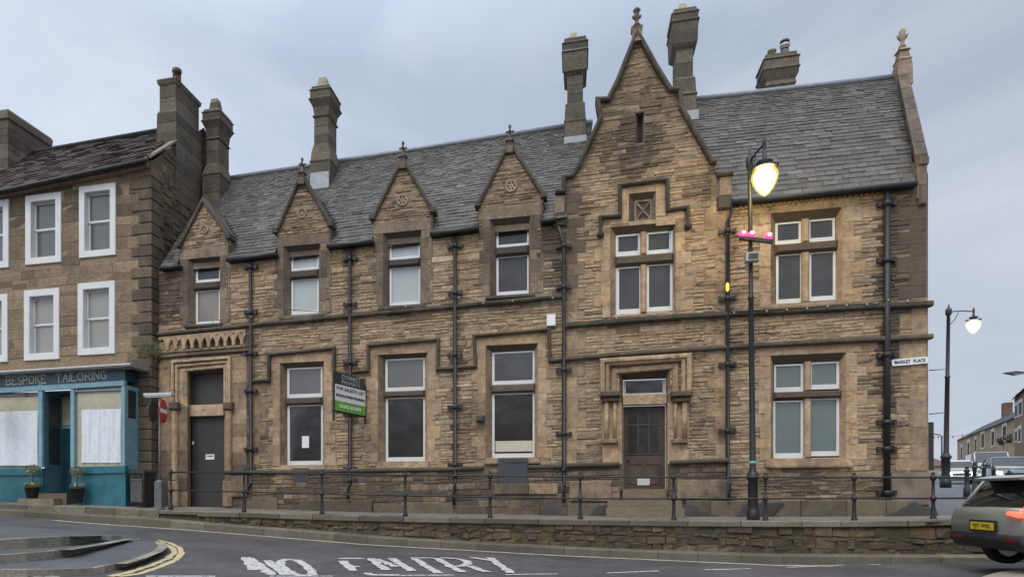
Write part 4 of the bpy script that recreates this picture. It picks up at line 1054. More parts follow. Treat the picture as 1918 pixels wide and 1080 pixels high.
# right-hand verge with its coping and the tall finial
vt = UZ(1690, 140, RW-.1); vb = UZ(1726, 300, -.05)
mb = MB(); 
a = Vector((vb[0], -.05, vb[1])); b = Vector((vt[0], RW-.1, vt[1]))
def beam(mb, a, b, wx, hz, c=None):
    a, b = Vector(a), Vector(b); mb.add([a+Vector((-wx, 0, -hz)), a+Vector((wx, 0, -hz)), a+Vector((wx, 0, hz)), a+Vector((-wx, 0, hz)), b+Vector((-wx, 0, -hz)), b+Vector((wx, 0, -hz)), b+Vector((wx, 0, hz)), b+Vector((-wx, 0, hz))],
        [(0, 1, 2, 3), (4, 7, 6, 5), (0, 4, 5, 1), (1, 5, 6, 2), (2, 6, 7, 3), (3, 7, 4, 0)], c)
N_ = 8
for i in range(N_):
    p, q = a.lerp(b, i/N_+.004), a.lerp(b, (i+1)/N_-.004); beam(mb, p, q, .12, .13, rc(.6))
mb.box(vb[0]-.06, vb[0]+.12, -.10, .3, vb[1]-.10, vb[1]+.05, rc(.4)); mb.build('verge_coping', 'gabstone', bank)
mb = MB(); r = rect(1716, 300, 1735, 372, -.02)
mb.slab(poly_rect(r), -.06, .5, rc(.3), .01, .01); r = rect(1719, 345, 1734, 385, -.02); mb.slab(poly_rect(r), -.1, .4, rc(.4), .03, .05)
mb.build('kneeler', 'gabstone', bank)
mb = MB(); u_, z0 = vt; zz = lambda y: UZ(1690, y, RW-.1)[1]; wv = RW-.1
mb.stack(u_-.1, u_+.1, wv-.1, wv+.1, [(zz(165), .07), (zz(128), .06), (zz(118), .04), (zz(116), .06), (zz(112), .02), (zz(100), .0), (zz(98), .04), (zz(95), .0), (zz(88), -.06)])
mb.lathe(u_, wv, [(.09, zz(90)), (.05, zz(84)), (.05, zz(77)), (.1, zz(71)), (.06, zz(66)), (.08, zz(60)), (.04, zz(56)), (.01, zz(53))], 8)
for s in (-1, 1): mb.ring([(u_, wv, zz(73)), (u_+s*.08, wv, zz(71)), (u_+s*.1, wv, zz(66))], [.04, .035, .035], 8)
mb.build('finial', 'gabstone', bank)
# gable end wall at the right, behind the corner
mb = MB(); c0 = pz(1738, 960); cu = c0[0]
mb.add([(cu, 0, -1), (cu+.3, 6, -1), (cu+.3, 6, vb[1]), (vt[0]+.15, RW, vt[1]), (cu, 0, vb[1]-.3)], [(0, 1, 2, 3, 4)], rc(.2)); mb.build('end_wall', 'rubble', bank)
# gutters
mb = MB()
def gut(x0, y0, x1, y1): 
    mb = MB(); a = UZ(x0, y0, -.18); b = UZ(x1, y1, -.18); mb.ring([(a[0], -.19, a[1]), (b[0], -.19, b[1])], .058, 10); mb.strip([a, b], .05, -.12, 0.0, .0); mb.build('gutter', 'black_iron', bank)
for q in ((300, 503, 336, 498.5), (424.8, 487, 517, 476), (613, 462, 699, 452), (806, 439, 896, 427), (1012, 415, 1042, 411)): gut(*q)
gut(1372, 379, 1717, 344)
mb = MB()
for i in range(27):
    x = 1385+i*10.3; y = interp(x, [(1385, 386), (1650, 356)]); r = rect(x, y-3, x+5.5, y+6, -.05); mb.slab(poly_rect(r), -.055, 0, (random.random(), .4, .5), .008, .008)
mould([(1374, 381.5), (1650, 351.5)], .035, -.08, 0, .02, mb, c=(.5, .5, .5))
mb.build('dentil_course', 'ashlar', bank)
# downpipes with holdfasts
def pipe(x, y0, y1, br, foot=True, r=.045, sw=None):
    pts = []
    if sw: a = UZ(sw[0], sw[1], -.15); pts.append((a[0], -.18, a[1])); a = UZ(x, y0+8, -.1); pts.append((a[0], -.1, a[1]))
    else: a = UZ(x, y0, -.1); pts.append((a[0], -.1, a[1]))
    b = UZ(x, y1, -.1); uu = pts[-1][0]; 
    w_ = -.1; lowz = 0.62 if x < 1364 else -9
    if b[1] < lowz: pts += [(uu, w_, lowz+.15), (uu, -.23, lowz), (uu, -.23, b[1])]
    else: pts.append((uu, w_, b[1]))
    mb = MB(); mb.ring(pts, r, 10); o = mb.build('downpipe', 'black_iron', bank)
    mb = MB()
    for y in br:
        mb = MB(); _, z = UZ(x, y, -.1); w2 = -.1 if z > lowz else -.23
        mb.lathe(uu, w2, [(r*1.1, z-.05), (r*1.45, z-.045), (r*1.45, z+.045), (r*1.1, z+.05)], 10)
        mb.box(uu-.15, uu+.15, w2+.0, w2+.05, z-.025, z+.025)
        for s in (-1, 1): mb.box(uu+s*.155-.03, uu+s*.155+.03, w2-.02, w2+.06, z-.05, z+.05)
        mb.build('pipe_bracket', 'black_iron', o)
    return o
pipe(469, 486, 926, (500, 585, 662, 732, 841, 885))
pipe(655, 460, 934, (484, 569, 679, 775, 877, 899))
pipe(852, 436, 945, (460, 548, 664, 762, 870, 891), sw=None)
pipe(1056, 447, 940, (460, 537, 692, 812, 880), sw=(1045, 425))
pipe(1363, 408, 935, (432, 558, 682, 807), sw=(1372, 392))
pipe(1661.5, 352, 924, (381, 487, 664, 790, 840, 922), r=.062)
mb = MB(); u_, z_ = UZ(1361.5, 539, -.1); mb.lathe(u_, -.16, [(.01, z_-.1), (.035, z_-.06), (.035, z_+.06), (.01, z_+.1)], 8); mb.build('pipe_glint', 'glint_orange', bank)  # no lamp: a glowing bit painting an orange reflection on the pipe
# chimneys of the bank
def chimney(xs, w0, dep, lev, pots, parent, mat='chimstone', flash=None):
    """lev: [(photo y, grow)] from the bottom, read on the front face"""
    u0, u1 = UZ(xs[0], 0, w0)[0], UZ(xs[1], 0, w0)[0]; xm = (xs[0]+xs[1])/2
    zz = lambda y: UZ(xm, y, w0)[1]
    mb = MB(); mb.stack(u0, u1, w0, w0+dep, [(zz(lev[0][0])-1.2, lev[0][1])]+[(zz(y), g) for y, g in lev], (random.random(), .5, .2), True); ch = mb.build('chimney', mat, parent)
    for (xa, xb, ya, yb, kind, m) in pots:
        a = UZ(xa, ya, w0+dep*.3)[0]; b = UZ(xb, ya, w0+dep*.3)[0]; r = (b-a)/2; z0 = UZ(xm, yb, w0+dep*.3)[1]; z1 = UZ(xm, ya, w0+dep*.3)[1]; wc = w0+dep*.35
        mb = MB()
        if kind == 'sq': mb.stack(a, b, wc-r, wc+r, [(z0-.1, .03), (z0+.5*(z1-z0), .0), (z1, -.02)])
        else: mb.lathe((a+b)/2, wc, [(r, z0-.1), (r*.9, z1-.06), (r*1.15, z1-.05), (r*1.1, z1), (r*.6, z1)], 12)
        mb.build('chimney_pot', m, ch)
    if flash:
        x0, y0, x1, y1 = flash; wf = w0-.12; a = UZ(x0, y1, wf); b = UZ(x1, y1, wf); t = UZ(x0, y0, wf)[1]
        mb = MB(); mb.box(a[0]-.02, b[0]+.02, wf-.03, w0+dep, a[1]-.4, t); mb.build('flashing', 'pale_flashing', ch)
    return ch
cap = lambda t, n: [(t+70, .06), (t+68, .085), (t+65, .06)]
chimney((387, 409), 2.05, .62, [(345, .09), (330, .09), (328, .11), (325, .08), (305, .0), (262, .0), (260, .045), (257, .0), (240, .03), (231, .10), (228, .13), (225, .09), (214, .09), (212, .12), (209, .07), (205, .05)], [(397, 410, 188, 203, 'sq', 'chimstone')], bank)
chimney((588.5, 615), 2.0, .66, [(330, .09), (306, .09), (303, .11), (300, .08), (285, .06), (268, .0), (220, .0), (217, .05), (214, .0), (200, .03), (190, .11), (187, .14), (184, .09), (173, .09), (170, .12), (167, .07), (162, .05)], [(598, 613, 148.5, 160, 'sq', 'pot_buff')], bank, flash=(583, 325, 615, 337))
chimney((1062.5, 1092), 2.3, .65, [(258, .07), (231, .07), (228, .09), (224, .07), (196, .05), (192, .0), (142, .0), (138, .05), (135, .09), (112, .11), (102, .115), (100, .145), (96, .115), (86, .115), (84, .14), (80, .09), (73, .07)], [(1066, 1081, 64, 74, 'sq', 'pot_buff')], bank, flash=(1058, 258, 1097, 269))
chimney((1266.5, 1298), 2.3, .65, [(210, .07), (182, .07), (180, .1), (176, .07), (150, .05), (144, .0), (93, .0), (89, .05), (84, .10), (60, .11), (47, .12), (44, .15), (41, .115), (31, .115), (29, .14), (24, .09), (18, .06)], [(1270, 1285, 9, 20, 'sq', 'pot_buff')], bank, flash=(1283, 209, 1307, 232))
chimney((1436, 1489), 2.95, .6, [(172, .0), (160, .0), (158, .03), (150, .01), (142, .07), (133, .08), (130, .11), (127, .08), (113, .08), (111, .11), (107, .05), (100, .03)], [(1439, 1454, 91, 102, 'cyl', 'pot_buff'), (1462, 1479, 84, 99, 'cyl', 'old_white'), (1462.5, 1478.5, 77, 88, 'cyl', 'board_dark')], bank)

# ------------------------------------------------------------------ cable of small festoon bulbs along the string course
cab = root_uw('festoon_cable', 'thin black cable with small unlit white bulbs slung along the bank above the string course', 'string lights', 0, 0, 0)
pth = [(300, 610), (345, 604), (398, 600), (436, 598), (470, 592), (520, 578), (600, 584), (640, 583), (700, 574), (760, 572), (812, 568), (860, 556), (905, 566), (960, 562), (1035, 556), (1075, 598), (1118, 596), (1155, 594), (1190, 590), (1226, 588), (1262, 584), (1300, 579), (1336, 577), (1375, 584), (1436, 581), (1474, 578), (1512, 576), (1550, 572), (1586, 570), (1624, 568), (1664, 560), (1700, 562), (1735, 560)]
mb = MB(); mb.ring([(*UZ(x, y, -.15)[:1], -.15, UZ(x, y, -.15)[1]) for x, y in pth], .008, 5); mb.build('cable', 'black_iron', cab)
bm_ = MB(); bm_.lathe(0, 0, [(.005, -.03), (.02, -.012), (.02, .01), (.01, .025)], 8); b0 = bm_.build('bulb', 'bulb_glass', cab)
first = True
for x, y in pth[::1]:
    q = UZ(x, y, -.16); o = b0 if first else b0.copy()
    if not first: col.objects.link(o)
    o.parent = cab; o.location = (q[0], -.16, q[1]-.02); first = False

# ------------------------------------------------------------------ boards on the bank
fs = root_uw('for_sale_board', 'tilted grey, white and green FOR SALE/TO LET board fixed over a downpipe between windows', 'sign', *((U(656, -.35)), -.35, 1.9))
bw_w = -.74; u0 = U(656, bw_w); zc = UZ(656, 738, bw_w)[1]; fs.location = (*world_uw(u0, bw_w), zc)
fs.rotation_euler = (0, 0, R(62))
bw, bh = .66, .46
for nm, m, z0, z1 in (('header_panel', 'sign_grey', .17, .46), ('text_panel', 'sign_white', -.22, .17), ('footer_panel', 'sign_green', -.46, -.22)):
    mb = MB(); mb.box(-bw, bw, -.012, .012, z0, z1); mb.build(nm, m, fs)
mb = MB(); mb.box(-bw-.04, -bw, -.02, .03, -.72, .46); mb.box(bw, bw+.03, -.02, .03, -.66, .3); mb.box(-bw, bw, .013, .05, -.5, -.46); mb.build('board_frame', 'black_iron', fs)
rx = (R(90), 0, 0)
text_mesh('CONNECT', .15, 'text_grey', fs, (0.02, -.016, .37), rx, width=.8)
text_mesh('PROPERTY', .12, 'text_grey', fs, (0.02, -.016, .245), rx, width=.8)
text_mesh('FOR SALE/TO LET', .115, 'text_black', fs, (0, -.016, .08), rx, width=1.18)
text_mesh('REDEVELOPMENT/BUSINESS', .09, 'text_black', fs, (0, -.016, -.09), rx, width=1.22)
text_mesh('01642 602001', .12, 'sign_white', fs, (0, -.016, -.345), rx, width=.9)
ms = root_uw('street_name_plate', 'small white MARKET PLACE name plate with rounded ends beside the corner downpipe', 'sign', U(1703.5, -.05), -.05, UZ(1703.5, 676.5, -.05)[1])
ms.rotation_euler = (0, R(-3), -T)
mb = MB(); k = 87.; hw, hh, ro = 29.5/k, 6.2/k, .03
pts = []
for cx, cz, a0 in ((hw-ro, hh-ro, 0), (-hw+ro, hh-ro, 90), (-hw+ro, -hh+ro, 180), (hw-ro, -hh+ro, 270)):
    for i in range(4): a = R(a0+i*30); pts.append((cx+ro*math.cos(a), cz+ro*math.sin(a)))
mb.slab(pts, -.015, .03); mb.build('plate', 'sign_white', ms)
text_mesh('MARKET  PLACE', .1, 'text_black', ms, (0, -.019, -.002), rx, width=.58)

# ------------------------------------------------------------------ THE TAILOR'S HOUSE at the left
HWW = -0.25
hs = root_uw('tailor_house', 'tall brown stone house with white sash windows above a blue tailor shopfront', 'building', U(150), HWW, 0)
ho = (U(150), HWW, 0)
def H(x, y, w=HWW): return UZ(x, y, w)
hb = []
def hrect(x0, y0, x1, y1, w=HWW): return rect(x0, y0, x1, y1, w)
HW = [((-46, 378, 17.5, 504), 'glass_blind'), ((49.5, 365, 115.5, 494), 'glass_blind'), ((150, 347.5, 217.5, 481), 'glass_blind'),
      ((-48, 554, 15.5, 679), 'glass_blind'), ((47, 543, 112, 674), 'glass_blind'), ((147.5, 529.5, 216, 664), 'glass_blind')]
for q, _ in HW: hb.append(hrect(*q))
shop_top = hrect(-500, 684, 275, 1000)
outl = [H(-700, 960), H(283, 960), H(283, 306), H(268, 300), H(0, 356), H(-300, 418), H(-700, 505)]
mb = MB(); rubble(mb, outl, hb+[(shop_top[0]-20, U(238, HWW), -2, shop_top[3])], h=(.24, .36), wd=(.35, .8), prot=(.0, .014), w=HWW, jn=.005, sh=.0, soot=lambda a, b: .25*random.random()+(.4 if b > 8 else 0)+(.35 if b < 2.6 else 0))
q0 = H(284, 960)[0]
mb.build('wall', 'house', hs, ho)
mb = MB(); mb.poly(outl, HWW, [poly_rect(q) for q in hb]+[poly_rect((shop_top[0]+2, U(230, HWW), H(100, 955)[1], H(100, 700)[1]))]); 
cu = H(283, 960)[0]; ge = H(283, 302)
ridge = UZ(345, 244, HWW+2.6)
mb.add([(cu, HWW, -.5), (cu, HWW+5.4, -.5), (cu, HWW+5.4, ge[1]), (cu, HWW+2.6, ridge[1]), (cu, HWW, ge[1])], [(0, 1, 2, 3, 4)])
mb.build('wall_core', 'house', hs, ho)
mb = MB(); z = 0.2; k = 0
while z < ge[1]-.25:
    h = random.uniform(.24, .34); wd_ = .55 if k % 2 else .34; d_ = .3 if k % 2 else .5
    mb.stack(cu-wd_, cu+.01, HWW-.01, HWW+d_, [(z+.001, 0), (z+.03, .03), (z+h-.03, .03), (z+h-.001, 0)], rc(.45*random.random()+.3)); z += h; k += 1
mb.build('quoins', 'house', hs, ho)
mb = MB()   # rough patches of the gable end
yp = [(HWW+.5, .2), (HWW+5.3, .2), (HWW+5.3, ge[1]), (HWW+2.6, ridge[1]-.1), (HWW+.5, ge[1]+.4)]
tmp = MB(); rubble(tmp, yp, [], h=(.12, .26), wd=(.2, .6), prot=(0, .03), w=0, sh=0, soot=lambda a, b: .6*random.random()+.2, rough=.03)
mb.v = [(cu-y, x, z) for x, y, z in tmp.v]; mb.f = tmp.f; mb.c = [(c[0]*.4, c[1]*.6, c[2]) for c in tmp.c]; mb.sm = tmp.sm
mb.build('gable_stonework', 'house', hs, ho)
def sash(q, pane):
    x0, y0, x1, y1 = q; o = hrect(*q); i = hrect(x0+10, y0+11, x1-9.5, y1-12)
    mb = MB(); mb.strip([((o[0]+i[0])/2, (o[2]+i[2])/2), ((o[1]+i[1])/2, (o[2]+i[2])/2), ((o[1]+i[1])/2, (o[3]+i[3])/2), ((o[0]+i[0])/2, (o[3]+i[3])/2)], (i[0]-o[0])/2+.004, HWW-.05, HWW+.02, .01, closed=True)
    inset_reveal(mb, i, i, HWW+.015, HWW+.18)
    win = mb.build('window', 'white_paint', hs, ho)
    a = (i[0]-.001, i[1]+.001, i[2], i[3]); zm = (i[2]+i[3])/2+.02
    for (z0, z1, w_) in ((zm-.02, a[3], HWW+.12), (a[2], zm+.02, HWW+.15)):
        m2 = MB(); m2.strip([(a[0]+.03, z0+.03), (a[1]-.03, z0+.03), (a[1]-.03, z1-.03), (a[0]+.03, z1-.03)], .026, w_-.02, w_+.02, closed=True)
        m2.build('sash_frame', 'white_paint', win)
        m2 = MB(); m2.add([(a[0]+.03, w_, z0+.03), (a[1]-.03, w_, z0+.03), (a[1]-.03, w_, z1-.03), (a[0]+.03, w_, z1-.03)], [(0, 1, 2, 3)]); m2.build('pane', pane, win)
        for ob in win.children: pass
    return win
def fix_children(win):
    # sash meshes were written in facade coordinates; shift them once into the house's frame
    for c in win.children:
        c.location = (-ho[0], -ho[1], -ho[2])
for i, (q, p) in enumerate(HW): fix_children(sash(q, 'glass_blind' if i > 2 else 'glass_mid'))
# roof
mb = MB(); e0 = UZ(-700, 512, HWW-.25); e1 = UZ(276, 297, HWW-.25); r0 = UZ(-560, 395, HWW+2.6); r1 = UZ(338, 239, HWW+2.6)
slates(mb, (e0[0], HWW-.25, e0[1]), (e1[0], HWW-.25, e1[1]), (r1[0], HWW+2.6, r1[1]), (r0[0], HWW+2.6, r0[1]), rows=20, k=.35, wd=(.25, .5), lift=.03)
mb.build('roof', 'browntile', hs, ho)
mb = MB(); mb.add([(e0[0], HWW-.25, e0[1]-.04), (e1[0], HWW-.25, e1[1]-.04), (r1[0], HWW+2.6, r1[1]-.03), (r0[0], HWW+2.6, r0[1]-.03), (e1[0], HWW+5.4, e1[1]), (e0[0], HWW+5.4, e0[1])], [(0, 1, 2, 3), (3, 2, 4, 5)])
mb.ring([(r0[0], HWW+2.6, r0[1]+.02), (r1[0], HWW+2.6, r1[1]+.02)], .08, 8); mb.build('roof_structure', 'roof_under', hs, ho)
mb = MB(); a = UZ(-600, 487, HWW-.25); b = UZ(278, 299, HWW-.25); mb.ring([(a[0], HWW-.3, a[1]-.03), (b[0], HWW-.3, b[1]-.03)], .06, 8)
a2 = H(-600, 500); b2 = H(282, 306); mb.build('gutter', 'black_iron', hs, ho)
mb = MB(); mb.strip([H(0, 367), H(281, 310)], .1, HWW-.14, HWW, .04, rc(.2)); mb.build('eaves_cornice', 'house', hs, ho)
mb = MB(); va = UZ(280, 292, HWW-.1); vb2 = UZ(331, 240, HWW+1.6)
beam(mb, (cu-.04, HWW-.1, ge[1]+.06), (cu-.04, HWW+1.15, ge[1]+.05+(ridge[1]-ge[1])*.48), .10, .03); mb.build('verge_coping', 'coping', hs, ho)
def hchim(xs, w0, dep, lev, pots):
    c = chimney(xs, w0, dep, lev, pots, hs, 'chimstone'); c.location = (-ho[0], -ho[1], -ho[2]); return c
hchim((299, 329), HWW+1.15, 1.2, [(300, .06), (250, .06), (212, .05), (206, .0), (160, .0), (157, .04), (150, .06), (147, .02)], [(322, 336, 133, 148, 'cyl', 'terracotta'), (322.5, 336, 131, 138, 'cyl', 'board_dark')])
hchim((-30, 15), HWW+1.6, 1.7, [(300, .06), (285, .0), (228, .0), (225, .05), (214, .07), (209, .03)], [])
# shopfront
SW = -0.8
def S(x, y, w=SW): return UZ(x, y, w)
def srect(x0, y0, x1, y1, w=SW): return rect(x0, y0, x1, y1, w)
def sbox(mb, x0, y0, x1, y1, w0, w1, w=SW, slope=None, c=None, ins=0.0):
    """slab following the climb of the fascia"""
    sl = slope if slope is not None else 0.0; xm = (x0+x1)/2
    p = [S(x0, y1+sl*(xm-x0)), S(x1, y1-sl*(x1-xm)), S(x1, y0-sl*(x1-xm)), S(x0, y0+sl*(xm-x0))]
    mb.slab(p, w0, w1, c, ins, ins)
SL = .055; XL = -420
def ySh(y235, x): return y235+(235-x)*SL
mb = MB()
mb.slab([S(XL, 716+36), S(234, 712), S(234, 692.5), S(XL, 694+36)], SW, HWW+.02); fas = mb.build('fascia', 'teal_dark', hs, ho)
mb = MB(); cw = -1.05
p0 = UZ(XL, 724, cw); p1 = UZ(245, 684, cw); sf0 = S(XL, 694+36)[1]; sf1 = S(235, 692)[1]
vs = [(p0[0], HWW, p0[1]+.2), (p1[0], HWW, p1[1]+.2), (p1[0], cw, p1[1]+.06), (p0[0], cw, p0[1]+.06), (p0[0], cw, p0[1]-.02), (p1[0], cw, p1[1]-.02), (p1[0]-.14, SW+.02, sf1), (p0[0], SW+.02, sf0), (p1[0], HWW, p1[1]-.02), (p1[0]-.14, HWW, sf1)]
mb.add(vs, [(0, 1, 2, 3), (3, 2, 5, 4), (4, 5, 6, 7), (2, 1, 8, 5), (5, 8, 9, 6)]); mb.build('cornice', 'zinc', hs, ho)
mb = MB(); a = UZ(XL, 721, cw-.01); b = UZ(244, 681, cw-.01); mb.strip([a, b], .022, cw-.025, cw+.01); mb.build('cornice_edge', 'old_white', hs, ho)
mb = MB()    # pale blue frame
XR = 235
mb.slab([S(XL, 726+36), S(XR, 721), S(XR, 712.5), S(XL, 716+36)], SW-.05, SW+.06, None, .01, .01)
for xa, xb in ((72.5, 80.5), (133, 140), (228, 235)):
    p = [S(xa, 874+(0 if xa > 100 else 1)), S(xb, 874), S(xb, 719), S(xa, 720)]; mb.slab(p, SW-.03, SW+.06, None, .008, .008)
sd_u = S(235, 0)[0]
mb.slab([S(228, 727), S(140, 731), S(140, 733.5), S(228, 729.5)], SW, SW+.05)
for a_, b_ in ((SW+.062, SW+.11), (HWW-.10, HWW-.01)): mb.box(sd_u-.05, sd_u, a_, b_, S(235, 889)[1], S(235, 720)[1])
mb.box(sd_u-.04, sd_u-.005, SW+.11, HWW-.1, S(235, 889)[1], S(235, 781)[1]); mb.box(sd_u-.04, sd_u-.003, SW+.11, HWW-.1, S(235, 728)[1], S(235, 720)[1])
mb.build('shop_frame', 'pale_blue', hs, ho)
mb = MB()
mb.slab([S(XL, 960), S(80, 960), S(80, 880), S(XL, 895)], SW, HWW); mb.slab([S(134, 962), S(235, 962), S(235, 878), S(134, 880)], SW, HWW)
for xa, xb in ((XL, 80.5), (133.5, 236)):
    ya, yb = (877 if xb < 100 else 873.5), (876 if xb < 100 else 871.5); mb.slab([S(xa, ya+15), S(xb, yb+14), S(xb, yb), S(xa, ya)], SW-.04, SW+.1, None, .012, .012)
mb.box(sd_u-.02, sd_u+.004, SW+.01, HWW-.02, S(235, 962)[1], S(235, 889)[1])
mb.build('stall_riser', 'teal', hs, ho)
for (x0, y0, x1, y1) in ((-70, 742, 72, 877), (140, 728, 228, 872), (-350, 755, -80, 885)):
    mb = MB(); p = [S(x0, y1+4), S(x1, y1+3), S(x1, y0-9), S(x0, y0-5)]; mb.slab(p, SW+.07, SW+.09); wn = mb.build('shop_window', 'glass_mid' if x0 < 100 else 'cream', hs, ho)
    if x0 > -200:
        mb = MB(); mb.slab([S(x0+3, y0+40), S(x1, y0+36), S(x1, y0), S(x0+3, y0+4)], SW+.062, SW+.068); mb.build('transom_light', 'cream', wn, ho)
        mb.v = []; 
    xa, xb = (x0+(10 if x0 > 100 else 2)), (x1-4)
    mb = MB(); n = 40; rows = 6; vs = []; fs = []
    for i in range(n+1):
        for j in range(rows+1):
            x = xa+(xb-xa)*i/n; y = (767 if x0 > 0 else 772)+(y1-6-(767 if x0 > 0 else 772))*j/rows+(x0-x)*.03*(1-j/rows)
            uu, zz_ = S(x, y); vs.append((uu, SW+.04+.014*math.sin(i*1.3+j*.25)+.012*math.sin(i*.55+j*.6), zz_))
    for i in range(n):
        for j in range(rows): fs.append((i*(rows+1)+j, i*(rows+1)+j+1, (i+1)*(rows+1)+j+1, (i+1)*(rows+1)+j))
    mb.add(vs, fs, smooth=True); cu_ = mb.build('hung_sheet', 'sheet', wn, ho)
    wn_children = [c for c in wn.children]
# children of shop windows are written in the same frame as their parent
for o_ in hs.children:
    for c in o_.children:
        if o_.name.startswith('shop_window'): c.location = (0, 0, 0)
# recessed lobby and door
mb = MB(); a, b = S(80.5, 0)[0], S(133, 0)[0]; zt = S(105, 731)[1]; zb = S(105, 925)[1]; wb = SW+.75
mb.add([(a, SW+.05, zb), (a, wb, zb), (a, wb, zt), (a, SW+.05, zt), (b, SW+.05, zb), (b, wb, zb), (b, wb, zt), (b, SW+.05, zt)], [(0, 1, 2, 3), (4, 7, 6, 5), (3, 2, 6, 7)])
mb.slab([(a-.3, zb), (b+.3, zb), (b+.3, zt), (a-.3, zt)], wb, wb+.03); mb.build('lobby', 'teal_mid', hs, ho)
mb = MB(); mb.box(a+.004, a+.012, SW+.2, wb-.15, S(80, 868)[1], S(80, 740)[1]); lg = mb.build('lobby_window', 'glass_dark', hs, ho)
mb = MB()
for i in range(4):
    for j in range(2): mb.box(a+.013, a+.018, SW+.3+j*.22, SW+.46+j*.22, S(80, 860-i*17)[1], S(80, 849-i*17)[1])
mb.build('photo_card', 'paper', lg)
mb = MB(); x0, x1 = UZ(111, 0, wb)[0], UZ(137, 0, wb)[0]; z1 = UZ(120, 803, wb)[1]
mb.box(x0, x0+.07, wb-.06, wb-.005, zb, z1); mb.box(x0, x1+.3, wb-.06, wb-.004, z1, z1+.08)
dr = mb.build('shop_door_frame', 'pale_blue', hs, ho)
mb = MB(); mb.box(x0+.07, x1+.4, wb-.03, wb-.006, zb, z1); sdoor = mb.build('shop_door', 'teal_dark', hs, ho)
mb = MB(); mb.box(x0+.2, x1+.3, wb-.04, wb-.031, zb+1.1, z1-.1); mb.build('door_pane', 'glass_dark', sdoor)
mb = MB(); mb.box(x0+.25, x0+.38, wb-.05, wb-.041, zb+1.05, zb+1.3); mb.build('paper_notice', 'paper', sdoor)
mb = MB(); mb.box(x0, x1+.3, wb-.05, wb-.01, z1+.1, zt-.05); mb.build('door_overlight', 'cream', hs, ho)
for o_ in (lg, sdoor):
    for c in o_.children: c.location = (0, 0, 0)
mb = MB(); r = srect(61, 934, 133, 945); mb.box(r[0], r[1]-.1, SW-.5, SW-.12, r[2]-.2, r[3]+.02, rc(.1)); r = srect(84, 923, 136, 945); mb.box(r[0], r[1], SW-.22, wb, r[2]-.2, r[3], rc(.1)); mb.build('doorstep', 'basestone', hs, ho)
mb = MB(); mb.box(sd_u-.002, sd_u+.002, SW+.13, HWW-.13, S(235, 779)[1], S(235, 730)[1]); mb.build('side_pane', 'glass_dark', hs, ho)
# painted serif lettering of the fascia
SER = {'B': [[(0, 0), (0, 1)], [(0, 1), (.4, 1), (.52, .88), (.52, .66), (.4, .54), (0, .54)], [(.4, .54), (.58, .42), (.58, .14), (.42, 0), (0, 0)]],
       'E': [[(0, 0), (0, 1)], [(0, 1), (.5, 1), (.5, .86)], [(0, .52), (.38, .52)], [(0, 0), (.55, 0), (.55, .16)]],
       'S': [[(.5, .82), (.42, .97), (.2, 1), (.04, .85), (.06, .66), (.26, .53), (.48, .4), (.52, .18), (.38, .01), (.14, 0), (.02, .17)]],
       'P': [[(0, 0), (0, 1)], [(0, 1), (.4, 1), (.55, .86), (.55, .6), (.4, .48), (0, .48)]],
       'O': [[(.35, 0), (.08, .15), (0, .5), (.08, .85), (.35, 1), (.62, .85), (.7, .5), (.62, .15), (.35, 0)]],
       'K': [[(0, 0), (0, 1)], [(.5, 1), (.02, .45)], [(.18, .6), (.58, 0)]], 'T': [[(.3, 0), (.3, 1)], [(0, .85), (0, 1), (.6, 1), (.6, .85)]],
       'A': [[(0, 0), (.3, 1), (.6, 0)], [(.12, .36), (.48, .36)]], 'I': [[(0, 0), (0, 1)]], 'L': [[(0, 1), (0, 0), (.5, 0), (.5, .16)]],
       'R': [[(0, 0), (0, 1)], [(0, 1), (.4, 1), (.53, .86), (.53, .62), (.4, .5), (0, .5)], [(.28, .5), (.6, 0)]],
       'N': [[(0, 0), (0, 1)], [(0, 1), (.58, 0)], [(.58, 0), (.58, 1)]], 'G': [[(.6, .82), (.4, 1), (.12, .9), (0, .5), (.12, .1), (.4, 0), (.6, .12), (.6, .42), (.4, .42)]]}
FOOT = {'B': [(0, 0), (0, 1)], 'E': [(0, 0), (0, 1)], 'P': [(0, 0), (0, 1)], 'K': [(0, 0), (0, 1), (.5, 1), (.58, 0)], 'T': [(.3, 0)], 'A': [(0, 0), (.6, 0)], 'I': [(0, 0), (0, 1)], 'L': [(0, 1)], 'R': [(0, 0), (0, 1), (.6, 0)], 'N': [(0, 0), (0, 1), (.58, 1)]}
WD = {'I': .0, 'O': .7, 'T': .6, 'A': .6, 'N': .58, 'G': .62, 'R': .6, 'B': .58, 'E': .55, 'S': .52, 'P': .55, 'K': .58, 'L': .5}
for word, xa, xb, ya, yb in (('BESPOKE', 12.5, 86, 720.5, 717), ('TAILORING', 106, 199, 715, 709)):
    u0, z0 = S(xa, ya); u1, z1 = S(xb, yb); hgt = 14.0/63.5
    tot = sum(WD[c] for c in word)+.24*(len(word)-1); k = (u1-u0)/tot; x = 0
    mb = MB()
    for c in word:
        zb_ = z0+(z1-z0)*(x/tot)
        for s in SER[c]: mb.strip([(u0+k*(x+a), zb_+hgt*b) for a, b in s], .014, SW-.012, SW+.001)
        for a, b in FOOT.get(c, []): mb.box(u0+k*(x+a)-.032, u0+k*(x+a)+.032, SW-.011, SW+.001, zb_+hgt*b-.007, zb_+hgt*b+.007)
        x += WD[c]+.24
    mb.build('lettering', 'gold_letter', fas, ho)
for c in fas.children: c.location = (0, 0, 0)

